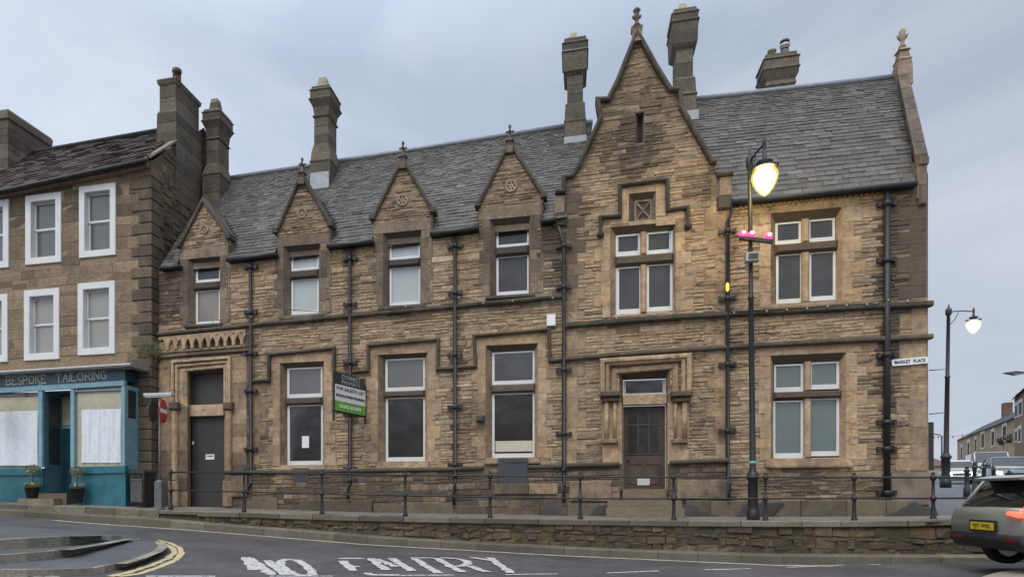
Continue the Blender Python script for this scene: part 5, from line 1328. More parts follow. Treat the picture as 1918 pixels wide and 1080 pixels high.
# ------------------------------------------------------------------ small things before the shop
def clump(mb, c, r, n, leaf=.035, flat=1.0, seed=None):
    for _ in range(n):
        d = Vector((random.gauss(0, 1), random.gauss(0, 1), random.gauss(0, 1)*flat)).normalized()*r*random.uniform(.55, 1.05)
        p = Vector(c)+d; a = Vector((random.uniform(-1, 1), random.uniform(-1, 1), random.uniform(-1, 1))).normalized(); b = a.cross(Vector((random.random(), random.random(), random.random()))).normalized()
        s = leaf*random.uniform(.6, 1.3); mb.add([p-a*s, p+b*s*.5, p+a*s, p-b*s*.5], [(0, 1, 2, 3)])
def planter(x, yt, yb, ballx, bally, lab, petal):
    k = 66.; u_, z0 = UZ(x, yb, -1.05); r0 = root_uw('potted_topiary', lab, 'potted plant', u_, -1.05, z0, 'potted plants beside the shop door')
    h = (yb-yt)/k*.93; mb = MB(); mb.lathe(0, 0, [(.12, 0), (.185, h), (.2, h), (.2, h+.03), (.17, h+.03), (.165, h)], 14); mb.build('flower_pot', 'pot_black', r0)
    mb = MB(); du = (ballx-x)/k; hz = UZ(x, bally, -1.05)[1]-z0; mb.ring([(0, 0, h-.02), (du*.5, 0, h+.2), (du, 0, hz)], .014, 6); mb.build('stem', 'door_brown', r0)
    mb = MB(); clump(mb, (du, 0, hz), .17, 420, .03); mb.build('foliage_ball', 'leaf_pale', r0)
    mb = MB(); clump(mb, (0, 0, h+.05), .18, 160, .04, .35); mb.build('trailing_leaves', 'leaf', r0)
    mb = MB(); clump(mb, (0, 0, h+.08), .17, 90, .035, .35); mb.build('flowers', petal, r0)
planter(60, 912, 937, 63, 880, 'potted standard shrub with yellow flowers at its foot, left of the shop step', 'petal_yellow')
planter(145, 914, 942, 144, 882, 'potted standard shrub with white flowers at its foot, right of the shop step', 'petal_white')
# litter bin
u_, z_ = UZ(257, 944, -.85); bn = root_uw('litter_bin', 'dark square litter bin with a slotted grey front beside the shopfront', 'litter bin', u_, -.62, z_)
mb = MB(); mb.stack(-.2, .2, -.22, .22, [(0, .0), (.05, .01), (.8, .02), (.82, .04), (.88, .04), (.93, -.05)]); mb.build('body', 'bin_black', bn)
mb = MB(); mb.box(-.17, .17, -.262, -.24, .06, .66); mb.build('front_panel', 'bin_grey', bn)
mb = MB(); mb.box(-.18, .18, -.275, -.24, .655, .68); mb.box(-.18, .18, -.275, -.24, .1, .12); mb.build('trim_bar', 'post_grey', bn)
mb = MB(); mb.box(-.12, -.02, -.262, -.2, .72, .79); mb.box(.02, .12, -.262, -.2, .72, .79); mb.build('slot', 'roof_under', bn)
# the no entry sign on its post
def no_entry(name, lab, x, yb, ysign, half_w, rr, turn, with_lamp=True, w=-1.1):
    u_, z0 = UZ(x, yb, w); k = FPX/(world_uw(u_, w)[1])
    r0 = root_uw(name, lab, 'road sign', u_, w, z0, 'no entry signs')
    zs = UZ(x, ysign, w)[1]-z0; rad = rr/k
    mb = MB(); mb.ring([(0, 0, 0), (0, 0, zs+rad+.12)], .032, 10); mb.build('post', 'post_grey', r0)
    mb = MB(); mb.stack(-.1, .1, -.08, .08, [(0, 0), (.68, 0), (.73, -.05)]); mb.build('control_box', 'post_grey', r0)
    e = R(turn); n = 28; cx, cy = math.cos(e), math.sin(e)
    def disc(rad, off, mat, nm, off_c=(0.0, 0.0)):
        m = MB(); vs = []
        for d in (off, off-.012):
            for i in range(n):
                a = 2*math.pi*i/n; vs.append((off_c[0]+cx*rad*math.cos(a)+cy*d, off_c[1]+cy*rad*math.cos(a)-cx*d, zs+rad*math.sin(a)))
        fs = [tuple(range(n)), tuple(range(2*n-1, n-1, -1))]+[(i, (i+1) % n, n+(i+1) % n, n+i) for i in range(n)]
        m.add(vs, fs); return m.build(nm, mat, r0)
    d_ = disc(rad, .06, 'sign_red', 'sign_face', (.06, -.02)); 
    m = MB(); b_ = rad*.78; h_ = rad*.17; vs = []
    for d in (.0725, .061):
        for sx, sz in ((-b_, -h_), (b_, -h_), (b_, h_), (-b_, h_)): vs.append((.06+cx*sx+cy*d, -.02+cy*sx-cx*d, zs+sz))
    m.add(vs, [(0, 1, 2, 3), (7, 6, 5, 4), (0, 1, 5, 4), (1, 2, 6, 5), (2, 3, 7, 6), (3, 0, 4, 7)]); m.build('white_bar', 'sign_white', d_)
    if with_lamp: disc(rad*.95, -.06, 'board_dark', 'sign_back', (-.10, -.04))
    if with_lamp:
        m = MB(); m.box(-.43, .38, -.07, .07, zs+rad+.1, zs+rad+.17); m.box(-.4, .35, -.05, .05, zs+rad+.06, zs+rad+.1); m.build('sign_light', 'old_white', r0)
no_entry('no_entry_sign', 'round red no entry sign on a grey post at the left end of the railings', 299, 951, 770, 9, 22, 106)
no_entry('no_entry_sign', 'red no entry disc cut off by the left edge, before the shopfront', -15, 950, 750, 18, 21, -25, False, -1.3)

# grassy weeds in the joint between house and bank
wd_ = root_uw('weed_tuft', 'green ferny weeds growing from the wall joint above the sign post', 'plant', *((U(292), -.3, UZ(292, 655, -.3)[1])))
mb = MB()
for i in range(420):
    a = random.gauss(0, .2); p = Vector((a+.05, random.gauss(0, .08), random.gauss(0, .1)-abs(a)*.1)); d = Vector((random.uniform(-.6, .6), random.uniform(-.4, .3), random.uniform(.2, 1))).normalized()*random.uniform(.05, .15); s = Vector((-d.z, 0, d.x)).normalized()*.01
    mb.add([p-s, p+s, p+d], [(0, 1, 2)])
clump(mb, (-.05, .05, .55), .16, 60, .03); mb.build('foliage', 'leaf', wd_)
# ------------------------------------------------------------------ iron railings
POSTS = [(320, 952, 878), (457, 957, 877), (603, 962, 878), (759, 965, 879), (918, 968.5, 880.5), (1087, 972, 882.5), (1262, 974.5, 883), (1434, 975, 884.5), (1600, 975, 884), (1748, 973.5, 883), (1893, 971, 882)]
RWW = -1.22
rl = root_uw('iron_railing', 'black iron railing of ball-topped posts and two rails along the wall top', 'railing', U(1087, RWW), RWW, UZ(1087, 972, RWW)[1])
ro_ = (U(1087, RWW), RWW, UZ(1087, 972, RWW)[1])
TOPR = [(320, 883.5), (457, 884), (603, 886), (759, 889), (918, 890.5), (1087, 892.5), (1262, 893), (1434, 893), (1748, 893.5), (1893, 894)]
LOWR = [(320, 917.5), (457, 920), (603, 924), (759, 927), (918, 930), (1087, 933), (1262, 933), (1434, 933), (1748, 932.5), (1893, 931)]
for x, yb, yt in POSTS:
    u_, z0 = UZ(x, yb, RWW); _, z1 = UZ(x, yt, RWW); zr = UZ(x, interp(x, TOPR), RWW)[1]; zl = UZ(x, interp(x, LOWR), RWW)[1]
    mb = MB(); mb.lathe(u_, RWW, [(.06, z0-.02), (.06, z0+.03), (.042, z0+.09), (.034, z0+.3), (.03, zl-.06), (.05, zl-.035), (.058, zl), (.05, zl+.035), (.028, zl+.06), (.025, zr-.07), (.05, zr-.04), (.06, zr), (.05, zr+.035), (.022, zr+.055), (.03, zr+.075), (.034, z1-.025), (.02, z1-.006), (.005, z1)], 12)
    mb.build('post', 'black_iron', rl, ro_)
for L_ in (TOPR, LOWR):
    mb = MB(); pts = []
    for x, y in L_: q = UZ(x, y, RWW); pts.append((q[0], RWW, q[1]))
    mb.ring(pts, .019, 8); mb.build('rail', 'black_iron', rl, ro_)

# ------------------------------------------------------------------ street lamps
def globe_prof(r, h, z): return [(.02, z), (r*.35, z+h*.09), (r*.66, z+h*.28), (r*.9, z+h*.5), (r, z+h*.68), (r*.97, z+h*.82), (r*.8, z+h*.94), (r*.5, z+h)]
def lamp(lab, X, Y, z0, height, arm, gl_r, gl_h, gl_top, mat, base_r, base_h, aw=0.0):
    r0 = root_xy('street_lamp', lab, 'street lamp', X, Y, z0, -T, 'lit street lamps')
    mb = MB(); b = base_r
    mb.lathe(0, 0, [(b*1.25, -.1), (b*1.25, .2), (b*1.05, .23), (b, .26), (b*.92, base_h-.12), (b*1.2, base_h-.09), (b*1.2, base_h-.01), (b*.95, base_h+.02), (b*.62, base_h+.12), (b*.5, height*.6), (b*.62, height*.6+.02), (b*.62, height*.6+.06), (b*.44, height*.6+.1), (b*.4, height-.35), (b*.7, height-.3), (b*.7, height-.1), (b*.3, height-.06), (.012, height+.1)], 16)
    mb.build('pole', 'black_iron', r0)
    mb = MB(); mb.ring([(0, 0, height-.2), (arm*.5, aw*.5, height-.16), (arm, aw, height-.17)], .022, 8)
    mb.ring([(0.02, 0, height-.75), (arm*.25, aw*.25, height-.5), (arm*.4, aw*.4, height-.22)], .014, 8)
    gt = gl_top
    mb.lathe(arm, aw, [(.01, height-.0), (.035, height-.1), (.04, height-.17), (.03, height-.22), (.05, gt+.16), (.16, gt+.13), (.1, gt+.09), (.12, gt+.05), (gl_r*1.15, gt+.02), (gl_r*1.0, gt+.0)], 14)
    mb.build('lamp_arm', 'black_iron', r0)
    mb = MB(); mb.lathe(arm, aw, globe_prof(gl_r*.9, gl_h*.93, gt-gl_h+.0), 18); mb.build('globe', mat, r0)
    mb = MB(); mb.lathe(arm, aw, globe_prof(gl_r*1.13, gl_h*1.1, gt-gl_h-.045), 20); mb.build('halo_shell', 'halo_glow' if mat == 'globe' else 'halo_glow_far', r0)  # added glowing shell, gives the globe a painted halo rim
    return r0
lw = -1.02
u_, z0 = UZ(1411, 975, lw); X, Y = world_uw(u_, lw); k = FPX/Y
zt = UZ(1404, 286, lw)[1]; AW = -.65; gtop = UZ(1437, 316, lw+AW)[1]-z0; armu = UZ(1439, 0, lw+AW)[0]-u_; k_ = FPX/world_uw(u_+armu, lw+AW)[1]
l1 = lamp('tall black lamp post at the railings with a bright yellow globe and a camera box', X, Y, z0, zt-z0, armu, 20.5/k_, 47/k_, gtop, 'globe', .1, .98, AW)
l1.rotation_euler = (0, R(-.55), -T)
zz = lambda y: UZ(1408, y, lw)[1]-z0
mb = MB(); mb.lathe(0, 0, [(.075, zz(869)), (.08, zz(866)), (.075, zz(863))], 12); mb.build('tape_band', 'tape_teal', l1)
mb = MB(); a = (-.24, -.14, zz(446)); b = (.4, -.14, zz(462)); beam(mb, a, b, .0, .045); mb.v = []; mb.f = []; mb.c = []; mb.sm = []
mb.strip([(-.24, zz(447)), (.4, zz(460))], .035, -.16, -.08); lb = mb.build('lamp_bracket', 'black_iron', l1)
for x_, y_ in ((1392.4, 440.5), (1407, 443), (1436, 449)):
    mb = MB(); mb.lathe((x_-1408)/k, -.14, [(.03, zz(y_+6)), (.075, zz(y_+3)), (.08, zz(y_)), (.06, zz(y_-4)), (.02, zz(y_-6))], 10); pk = mb.build('pink_lamp', 'pink_lamp', lb)
    mb = MB(); mb.lathe((x_-1408)/k, -.225, [(.008, zz(y_+2)), (.028, zz(y_+1)), (.028, zz(y_-1)), (.008, zz(y_-2))], 8); mb.build('bulb', 'pink_core', pk)
mb = MB(); mb.box(-.14, .12, -.22, -.05, zz(494), zz(478)); cbx = mb.build('camera_box', 'camera_grey', l1)
mb = MB(); mb.box(-.09, .09, -.228, -.22, zz(491), zz(481)); mb.build('box_window', 'board_dark', cbx)
mb = MB(); mb.ring([(-.22, -.12, zz(503)), (-.1, -.12, zz(499))], .03, 8); mb.build('camera_head', 'camera_grey', l1)
# second lamp up the street
Y2 = 25.5; X2 = (1771-CX)/FPX*Y2; z2 = CZ+(HY-908)/FPX*Y2; k2 = FPX/Y2
l2 = lamp('distant black lamp post past the bank corner with a glowing white globe against the sky', X2, Y2, z2, 334/k2, 47/k2, 11/k2, 23/k2, 309/k2, 'globe_far', .15, 1.15)
l2.rotation_euler = (0, R(1.0), 0)
# arm of a street light entering from the right
Y3 = 22.; ks = FPX/Y3
X3 = (1990-CX)/FPX*Y3; z3 = zstreet(Y3); h3 = CZ+(HY-700)/FPX*Y3-z3
r3 = root_xy('street_lamp', 'flat dark lamp head on an arm reaching in from the right edge of the photo', 'street lamp', X3, Y3, z3)
mb = MB(); mb.ring([(0, 0, 0), (0, 0, h3)], .06, 8); mb.ring([(0, 0, h3-.02), (-62/ks, 0, h3)], .03, 8); mb.build('pole', 'post_grey', r3)
mb = MB(); mb.add([(-110/ks, -.1, h3+.04), (-110/ks, .1, h3+.04), (-92/ks, .12, h3+.08), (-92/ks, -.12, h3+.08), (-60/ks, -.05, h3+.04), (-60/ks, .05, h3+.04), (-88/ks, .1, h3-.04), (-88/ks, -.1, h3-.04)], [(0, 1, 2, 3), (3, 2, 5, 4), (0, 7, 6, 1), (7, 4, 5, 6), (0, 3, 4, 7), (1, 6, 5, 2)]); mb.build('lamp_head', 'post_grey', r3)

# ------------------------------------------------------------------ vehicles: x forward, y to the left, z up
def loft(mb, secs, close=True, cap=True):
    n = len(secs[0]); vs = [p for s in secs for p in s]; fs = []
    for i in range(len(secs)-1):
        for k in range(n if close else n-1): j = (k+1) % n; fs.append((i*n+k, i*n+j, (i+1)*n+j, (i+1)*n+k))
    if cap: fs.append(tuple(range(n))); fs.append(tuple(range(len(secs)*n-1, (len(secs)-1)*n-1, -1)))
    mb.add(vs, fs, smooth=True)
def car(lab, X, Y, z, heading, L, Wd, H, paint, kind='suv', rear_on=True, head=None, nm='parked_car', group=None):
    r0 = root_xy(nm, lab, 'van' if kind == 'van' else 'car', X, Y, z, heading, group)
    hw = Wd/2; belt = H*(.66 if kind == 'suv' else .60) if kind != 'van' else H*.52; gl = .19
    def ring(x, z0, z1, w0, w1, wt):
        """half section mirrored: sill, widest, shoulder"""
        pts = [(x, w0, z0), (x, w0+.03, z0+.08), (x, w1, (z0+z1)*.45), (x, w1, z1-.14), (x, wt, z1)]
        return pts+[(p[0], -p[1], p[2]) for p in reversed(pts)]
    if kind == 'van': st = [(0, .3, belt, .9, .96, .93), (.15, .24, belt, .93, 1, .95), (L*.7, .24, belt, .93, 1, .95), (L*.8, .24, belt*.98, .93, 1, .93), (L*.93, .24, belt*.82, .9, .97, .86), (L, .3, belt*.66, .82, .9, .78)]
    else: st = [(0, .48, belt*.93, .84, .93, .84), (.06, .42, belt*.99, .88, .96, .87), (.25, .36, belt*1.01, .9, 1.0, .92), (L*.3, .24, belt*.99, .92, 1.0, .93), (L*.66, .22, belt*.96, .92, 1.0, .92), (L*.76, .22, belt*.93, .92, .995, .9), (L*.92, .24, belt*.82, .88, .95, .82), (L*.98, .3, belt*.7, .8, .88, .74), (L, .36, belt*.55, .74, .82, .7)]
    mb = MB(); loft(mb, [ring(a, b, c, d*hw, e*hw, f*hw) for a, b, c, d, e, f in st]); body = mb.build('body', paint, r0)
    # greenhouse
    if kind == 'van': g = [(.05, belt, .90, H, .84), (L*.66, belt, .90, H, .84), (L*.82, belt, .88, belt+.05, .82)]
    else: g = [(.12, belt, .86, belt+.02, .84), (.40, belt, .87, H-.06, .72), (.62, belt, .88, H-.015, .70), (L*.5, belt, .88, H, .70), (L*.60, belt, .88, H-.07, .68), (L*.74, belt*.95, .86, belt*.97, .8)]
    secs = []
    for (x, zb, wb_, zt_, wt_) in g:
        secs.append([(x, wb_*hw, zb-.04), (x, wt_*hw+.02, zt_-.03), (x, wt_*hw-.1, zt_), (x, -wt_*hw+.1, zt_), (x, -wt_*hw-.02, zt_-.03), (x, -wb_*hw, zb-.04)])
    mb = MB(); loft(mb, secs); mb.build('window_glass', 'car_glass', r0)
    mb = MB(); rf = []
    for (x, zb, wb_, zt_, wt_) in (g[1:5] if kind != 'van' else [g[0], g[1]]):
        rf.append([(x, wt_*hw+.035, zt_-.05), (x, wt_*hw-.08, zt_+.02), (x, -wt_*hw+.08, zt_+.02), (x, -wt_*hw-.035, zt_-.05)])
    loft(mb, rf); rfo = mb.build('roof_panel', paint, r0)
    gi = [(g[0], g[1])] if kind != 'van' else []
    for s in (-1, 1):
        mb = MB()
        if kind != 'van':
            mb.ring([(.14, s*.84*hw, belt-.02), (.40, s*.72*hw, H-.09)], [.045, .035], 6); mb.ring([(L*.73, s*.84*hw, belt*.96), (L*.585, s*.71*hw, H-.07)], .035, 6); mb.ring([(L*.42, s*.89*hw, belt), (L*.42, s*.73*hw, H-.04)], .03, 6)
        else:
            mb.box(.04, L*.5, s*.93*hw-.03, s*.93*hw+.03, belt-.05, H-.04); mb.ring([(L*.81, s*.86*hw, belt), (L*.655, s*.84*hw, H-.03)], .04, 6)
        mb.build('pillar', paint, r0)
    mb = MB(); loft(mb, [ring(-.03, .36, .56, .8*hw, .92*hw, .92*hw), ring(.1, .31, .57, .9*hw, 1.015*hw, 1.01*hw), ring(.42, .3, .55, .9*hw, 1.01*hw, 1.0*hw)]); mb.build('rear_bumper', 'cladding', r0)
    for wx in (L*.19, L*.81):
        for s in (-1, 1):
            wr = .335 if H < 1.8 else .34; mb = MB(); n = 22
            prof_ = [(wr*.62, -.1), (wr*.95, -.11), (wr, -.08), (wr, .08), (wr*.95, .11), (wr*.62, .1)]; vs = []; fs = []
            for (rr, yy) in prof_:
                for i in range(n): a = 2*math.pi*i/n; vs.append((wx+rr*math.cos(a), s*(hw-.1)+yy, wr+rr*math.sin(a)))
            for q in range(len(prof_)): 
                q2 = (q+1) % len(prof_)
                for i in range(n): j = (i+1) % n; fs.append((q*n+i, q*n+j, q2*n+j, q2*n+i))
            mb.add(vs, fs, smooth=True); wh = mb.build('wheel', 'tyre', r0)
            mb = MB(); vs = [(wx, s*(hw-.1), wr)]; 
            for i in range(n): a = 2*math.pi*i/n; vs.append((wx+wr*.64*math.cos(a), s*(hw-.04), wr+wr*.64*math.sin(a)))
            for i in range(n): a = 2*math.pi*i/n; vs.append((wx+wr*.64*math.cos(a), s*(hw-.17), wr+wr*.64*math.sin(a)))
            fs = [(0, 1+i, 1+(i+1) % n) for i in range(n)]+[tuple(range(n+1, 2*n+1))]
            mb.add(vs, fs); mb.build('rim', 'rim', wh)
    if head:
        for s in (-1, 1):
            mb = MB(); mb.lathe(0, 0, [(.02, -.07), (.1, -.05), (.12, 0), (.1, .05), (.02, .07)], 10); o = mb.build('headlight', head, r0); o.location = (L-.05, s*hw*.68, belt*.72)
        mb = MB(); mb.box(L-.03, L+.02, -.26, .26, belt*.42, belt*.55); mb.build('number_plate', 'paper', r0)
        mb = MB(); mb.box(L-.06, L+.01, -.45, .45, belt*.58, belt*.7); mb.build('grille', 'cladding', r0)
    return r0
# the green-grey car driving right
wx, wy = (1884-CX)/FPX*11.25, 11.25
hd = R(-9); Lc, Wc, Hc = 4.35, 1.84, 1.5
f_ = Vector((math.cos(hd), math.sin(hd), 0)); l_ = Vector((-math.sin(hd), math.cos(hd), 0))
whl = Vector((wx, wy, 0)); base = whl-f_*(Lc*.19)-l_*(Wc/2-.1)
cz = CZ-(1054-HY)/FPX*11.25
cr = car('sage green car with yellow rear plate and glowing red tail lamp, at the right edge', base.x, base.y, cz, hd, Lc, Wc, Hc, 'car_green', nm='moving_car')
hw = Wc/2
mb = MB(); mb.box(-.052, -.03, -.27, .27, .62, .74); pl_ = mb.build('number_plate', 'plate_yellow', cr)
mb = MB(); mb.box(-.045, -.02, -.31, .31, .585, .775); mb.build('plate_recess', 'cladding', cr)
t_ = text_mesh('YJ71 WXL', .09, 'text_black', pl_, (-.056, 0, .68), (R(90), 0, R(-90)), width=.44, ext=.001)
mb = MB()
for s in (-1,):
    q = [( -.005, s*hw*.93, .70), (.03, s*hw*.97, .74), (.06, s*hw*.93, .92), (.33, s*hw*.80, 1.28)]
    mb.ring([(-.02, s*hw*.60, .90), (-.02, s*hw*.80, .88), (.0, s*hw*.93, .89)], [.03, .045, .05], 8); mb.ring([(.0, s*hw*.95, .86), (.03, s*hw*.95, .98), (.11, s*hw*.90, 1.06), (.24, s*hw*.83, 1.2), (.36, s*hw*.79, 1.31)], [.04, .05, .05, .045, .03], 8)
mb.build('tail_light', 'tail_lamp', cr)
mb = MB(); mb.ring([(.16, hw*.985, .80), (.2, hw*.985, .92), (.3, hw*.9, 1.02)], [.02, .03, .02], 8); mb.build('tail_light', 'tail_lamp', cr)
mb = MB()
for s in (-1, 1): mb.box(-.045, -.02, s*.62-.12, s*.62+.12, .46, .51)
mb.build('reflector', 'reflector_red', cr)
mb = MB(); mb.add([(.17, -.56*hw, Hc-.085), (.17, .56*hw, Hc-.085), (.45, .66*hw, Hc-.06), (.45, -.66*hw, Hc-.06), (.15, -.58*hw, Hc-.045), (.15, .58*hw, Hc-.045), (.45, .66*hw, Hc+.004), (.45, -.66*hw, Hc+.004)], [(0, 1, 2, 3), (4, 7, 6, 5), (0, 4, 5, 1), (1, 5, 6, 2), (3, 2, 6, 7), (0, 3, 7, 4)]); mb.build('spoiler', 'car_green', cr)
# oncoming and parked vehicles up the street
def at(px, Yd): return (px-CX)/FPX*Yd
dirS = math.atan2(1218, 873)    # direction the street runs away
def place(px, ybase, Yd): return at(px, Yd), Yd, CZ+(HY-ybase)/FPX*Yd
def facing(px, Yd, L, turn=0):
    return dirS+math.pi+R(turn)
for lab, px, yb, Yd, L, Wd, H, paint, kind, head, nm in (
    ('small white car with both headlights on, coming down the hill', 1802, 904, 40, 4.0, 1.75, 1.5, 'car_white', 'hatch', 'head_lamp', 'oncoming_car'),
    ('white van parked behind the dark car on the hill', 1864, 902, 41, 5.0, 1.95, 2.0, 'car_white', 'van', None, 'parked_van'),
    ('slate blue car with frosted white streaks on its bonnet, one lamp showing', 1905, 902, 31, 4.3, 1.85, 1.6, 'car_slate', 'suv', 'head_lamp_warm', 'parked_car')):
    X, Y, z = place(px, yb, Yd); hdg = facing(px, Yd, L, 1 if kind == 'hatch' else (2 if kind == 'van' else 3))
    X -= math.cos(hdg)*L; Y -= math.sin(hdg)*L
    c_ = car(lab, X, Y, zstreet(Y-2), hdg, L, Wd, H, paint, kind, head=head, nm=nm)
    if nm == 'parked_car':
        mb = MB()
        for i in range(9): 
            a = -.75+i*.19; mb.ring([(L*.80+.3*math.cos(i), a, H*.545), (L*.86+.2*math.cos(i*2), a+.1, H*.54), (L*.92, a-.02+.1*math.sin(i), H*.50)], .035, 5)
        mb.build('bonnet_graphic', 'paper', c_)
# bollards
for i, (px, yt, yb, lab) in enumerate(((1811, 872, 917.6, 'leftmost of the black bollards, in front of the white car'), (1825.5, 864, 919, 'tallest black bollard, second from the left'), (1843, 868, 909, 'third black bollard, before the white van'), (1861, 873, 904.5, 'fourth black bollard, beside the lit car lamp'), (1890, 880, 903, 'black bollard farthest right, above the green car'))):
    Yd = 22+i*2.2; X, Y, z = place(px, yb, Yd); kk = FPX/Yd; h = (yb-yt)/kk
    r_ = root_xy('bollard', lab, 'bollard', X, Y, z, 0, 'black bollards on the corner')
    mb = MB(); mb.lathe(0, 0, [(.10, -.4), (.10, .08), (.075, .12), (.065, h*.75), (.085, h*.77), (.085, h*.83), (.055, h*.86), (.05, h*.92), (.065, h*.96), (.01, h)], 12); mb.build('post', 'black_iron', r_)

# ------------------------------------------------------------------ the terrace up the street
def tp(px):     # point on the terrace front
    k = (px-CX)/FPX; Y = 11.8/(k-.717); return k*Y, Y
def thouse(nm, lab, x0, x1, ye0, ye1, yr0, yr1, wins, chims, wall='brick_far', depth=7, door=True):
    (Xa, Ya), (Xb, Yb) = tp(x0), tp(x1); 
    r0 = root_xy(nm, lab, 'house', Xa, Ya, zstreet(Ya)-.5, 0, 'terraced houses up the hill')
    ox, oy, oz = Xa, Ya, zstreet(Ya)-.5
    d = Vector((Xb-Xa, Yb-Ya, 0)); d.normalize(); n = Vector((-d.y, d.x, 0)); 
    if n.x < 0: n = -n
    def P(px, py, off=0.0): X, Y = tp(px); return Vector((X, Y, CZ+(HY-py)/FPX*Y))+n*off
    def G(px, off=0.0): X, Y = tp(px); return Vector((X, Y, zstreet(Y)-.5))+n*off
    mb = MB(); e0, e1 = P(x0, ye0), P(x1, ye1)
    mb.add([G(x0), G(x1), e1, e0, G(x0, depth), G(x1, depth), e1+n*depth, e0+n*depth, ], [(0, 1, 2, 3), (0, 3, 7, 4), (1, 5, 6, 2)])
    rr0 = (e0+e1*0)+n*depth/2; ra, rb = e0+n*depth/2+Vector((0, 0, 2.3)), e1+n*depth/2+Vector((0, 0, 2.3))
    mb.add([e0, e0+n*depth, ra], [(0, 1, 2)]); mb.add([e1, e1+n*depth, rb], [(0, 1, 2)]); mb.build('wall', wall, r0, (ox, oy, oz))
    mb = MB(); o2 = n*.3; mb.add([e0-o2-Vector((0, 0, .15)), e1-o2-Vector((0, 0, .15)), rb, ra, e1+n*depth, e0+n*depth], [(0, 1, 2, 3), (3, 2, 4, 5)]); rf = mb.build('roof', 'far_roof', r0, (ox, oy, oz))
    for (px, hh, ww) in chims:
        t = (px-x0)/(x1-x0); c = ra.lerp(rb, t); mb = MB(); 
        q = [c-d*ww/2-n*.5, c+d*ww/2-n*.5, c+d*ww/2+n*.5, c-d*ww/2+n*.5]
        mb.add([p-Vector((0, 0, 1)) for p in q]+[p+Vector((0, 0, hh)) for p in q], [(0, 1, 5, 4), (1, 2, 6, 5), (2, 3, 7, 6), (3, 0, 4, 7), (4, 5, 6, 7)]); ch = mb.build('chimney', 'brick_far_red', rf, (ox, oy, oz)); ch.location = (0, 0, 0)
    for (xa, ya, xb, yb_, fr_) in wins:
        mb = MB(); a, b = P(xa, yb_, -.06), P(xb, yb_, -.06); za = P((xa+xb)/2, ya).z; zb_ = P((xa+xb)/2, yb_).z
        mb.add([Vector((a.x, a.y, zb_)), Vector((b.x, b.y, zb_)), Vector((b.x, b.y, za)), Vector((a.x, a.y, za)), Vector((a.x, a.y, zb_))+n*.2, Vector((b.x, b.y, zb_))+n*.2, Vector((b.x, b.y, za))+n*.2, Vector((a.x, a.y, za))+n*.2], [(0, 1, 2, 3), (0, 4, 5, 1), (3, 2, 6, 7), (0, 3, 7, 4), (1, 5, 6, 2)]); w_ = mb.build('window', 'old_white', r0, (ox, oy, oz))
        m_ = .2; xa2, xb2 = xa+(xb-xa)*m_, xb-(xb-xa)*m_*.6
        a, b = P(xa2, yb_, -.07), P(xb2, yb_, -.07); dz = (za-zb_)
        if fr_:
            mb = MB(); mb.add([Vector((a.x, a.y, zb_+dz*.1)), Vector((b.x, b.y, zb_+dz*.1)), Vector((b.x, b.y, za-dz*.2)), Vector((a.x, a.y, za-dz*.2))], [(0, 1, 2, 3)]); mb.build('pane', 'roof_under', w_, (ox, oy, oz))
    return r0
thouse('terraced_house', 'farthest low stone terrace at the top of the hill with narrow pale windows', 1793, 1822, 823.5, 812, 815, 800, [(1800, 831, 1803.5, 862, 1), (1812, 822, 1817, 859, 1)], [])
thouse('terraced_house', 'middle stone terrace with white lintels and sills and a dark downpipe', 1822, 1871, 811.5, 793, 798, 780, [(1826, 816, 1830, 847, 1), (1838, 805, 1845, 841, 1), (1857, 801, 1864, 837, 1)], [(1827, 1.7, 2.2), (1849, 1.9, 2.6)])
thouse('terraced_house', 'stone terrace house beside the tall house with hanging baskets at its wall', 1871, 1900, 792.5, 781, 777, 766, [(1878, 791, 1887, 826, 1)], [])
thouse('tall_house', 'tall dark stone house with white sash windows at the right edge of the photo', 1900, 1960, 747, 690, 740, 700, [(1902, 753, 1907, 782, 1), (1909, 747, 1916, 779, 1), (1902, 802, 1907, 828, 1), (1908, 796, 1914, 829, 1), (1925, 735, 1935, 770, 1)], [(1912, 1.2, 2)], 'house')
# hanging baskets
for px, py, Yd, lab in ((1879, 826, 60, 'dark hanging basket on the terrace wall'), (1894, 822, 58, 'larger hanging basket with pink flowers beside the tall house')):
    X, Y = tp(px); r_ = root_xy('hanging_basket', lab, 'hanging basket', X-.4, Y-.3, CZ+(HY-py)/FPX*Y, 0)
    mb = MB(); clump(mb, (0, 0, 0), .42, 160, .12); mb.build('foliage', 'leaf', r_)
    mb = MB(); clump(mb, (0, 0, .1), .42, 50 if px < 1890 else 160, .1); mb.build('flowers', 'flower_pink', r_)
# low building seen in the gap beside the corner
X, Y = at(1756, 90), 90; r_ = root_xy('gable_cottage', 'small reddish cottage with a pale wall far off between the corner and the lamp post', 'house', X, Y, zstreet(90)-1)
kk = FPX/90.; zb = lambda y: CZ+(HY-y)/FPX*90-(zstreet(90)-1)
mb = MB(); mb.box(-3, 2.8, 0, 8, 0, zb(872)); mb.build('wall', 'render_beige', r_)
mb = MB(); mb.add([(-3, -.3, zb(872)), (2.9, -.3, zb(872)), (2.9, 5, zb(852)), (-3, 5, zb(852)), (2.9, 10, zb(872)), (-3, 10, zb(872))], [(0, 1, 2, 3), (3, 2, 4, 5), (1, 4, 2), (0, 3, 5)]); rf = mb.build('roof', 'brick_far_red', r_)
mb = MB(); 
for a in (-.6, .1, .8): mb.box(a, a+.5, 4.6, 5.4, zb(856), zb(849))
mb.build('chimney', 'brick_far_red', rf)
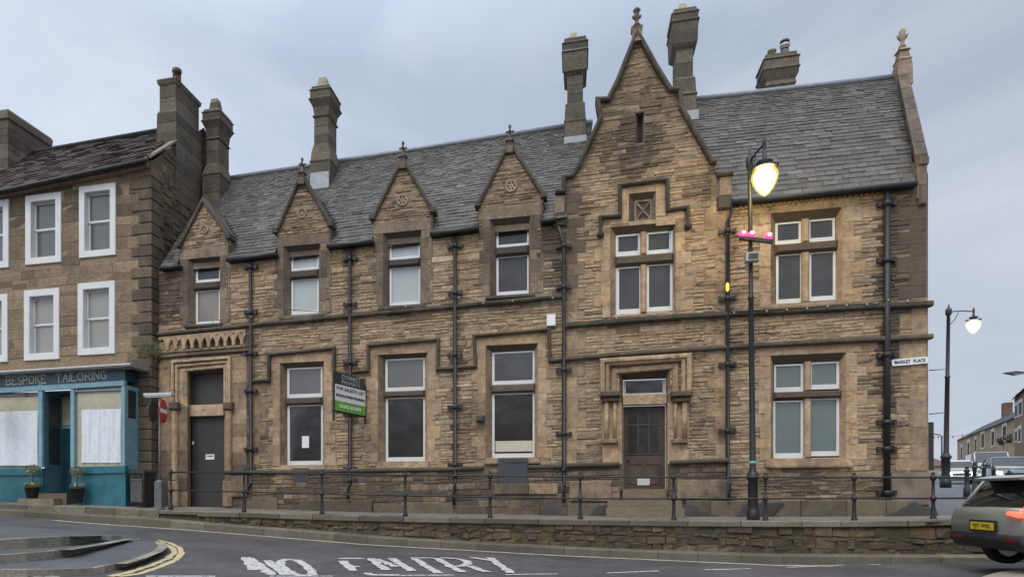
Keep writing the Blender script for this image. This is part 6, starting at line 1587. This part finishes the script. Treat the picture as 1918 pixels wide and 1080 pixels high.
# pale far wall at the corner foot, small post and bunting
X, Y, z = place(1764, 880, 60); r_ = root_xy('sign_post', 'thin grey post with a short top arm far up the street behind the lamp post', 'post', X, Y, z)
mb = MB(); mb.ring([(0, 0, 0), (0, 0, 64*60/FPX), (-.35, 0, 64*60/FPX+.15), (-.9, 0, 64*60/FPX+.2)], .06, 6); mb.build('pole', 'post_grey', r_)
bt = root_xy('bunting', 'string of small dark pennants strung across the far street', 'bunting', *place(1790, 815, 55))
bo = Vector(bt.location); mb = MB(); pts = []
for i in range(22):
    px = 1740+i*4.0; py = 817+3*math.sin((px-1740)/88*math.pi)-.08*(px-1740); p = Vector((at(px, 55), 55, CZ+(HY-py)/FPX*55)); pts.append(tuple(p))
mb.ring(pts, .012, 4); mb.build('cord', 'post_grey', bt, tuple(bo))
for px in (1749, 1757.5, 1785, 1803):
    py = 817+3*math.sin((px-1740)/88*math.pi)-.08*(px-1740); p = Vector((at(px, 55), 55, CZ+(HY-py)/FPX*55)); mb = MB()
    mb.add([p+Vector((-.08, 0, 0)), p+Vector((.08, 0, 0)), p+Vector((0, 0, -.18)), p+Vector((-.08, .01, 0)), p+Vector((.08, .01, 0)), p+Vector((0, .01, -.18))], [(0, 1, 2), (5, 4, 3), (0, 3, 4, 1), (1, 4, 5, 2), (2, 5, 3, 0)]); mb.build('pennant', 'board_slate', bt, tuple(bo))
# wires from the bank's corner to the second lamp
mb = MB()
for ya, yb in ((693, 691), (775, 772)):
    a = UZ(1741, ya, .1); XX, YY = world_uw(a[0], .1); q = place(1772, yb, 25.4); mb.ring([(XX, YY, a[1]), tuple(q)], .012, 5)
o = mb.build('overhead_wire', 'black_iron'); tag(o, 'two thin wires between the bank corner and the distant lamp post', 'wire')
mb = MB(); a = UZ(1737, 790, .05); b = UZ(1737, 880, .05); mb.box(a[0]+.02, a[0]+.12, .05, .2, b[1], a[1]); mb.build('corner_pipe', 'black_iron', bank)
# ------------------------------------------------------------------ the houses across the square, seen in the window panes
op = root_xy('opposite_house', 'dark stone house across the square, mirrored in the ground floor panes', 'building', -14, -13, -1.2)
mb = MB(); mb.box(-14, 16, -8, 0, 0, 7.6); mb.build('wall', 'brick_far', op)
mb = MB(); mb.add([(-14, .3, 7.2), (16, .3, 7.2), (16, -4, 10), (-14, -4, 10), (16, -8.3, 7.2), (-14, -8.3, 7.2)], [(0, 1, 2, 3), (3, 2, 4, 5), (1, 4, 2), (0, 3, 5)]); rf = mb.build('roof', 'slate', op)
mb = MB()
for x in (-9, 1.2, 8): mb.stack(x, x+1.3, -4.6, -3.6, [(8.5, 0), (11.8, 0), (11.9, .12), (12.1, .12)])
mb.build('chimney', 'chimstone', rf)
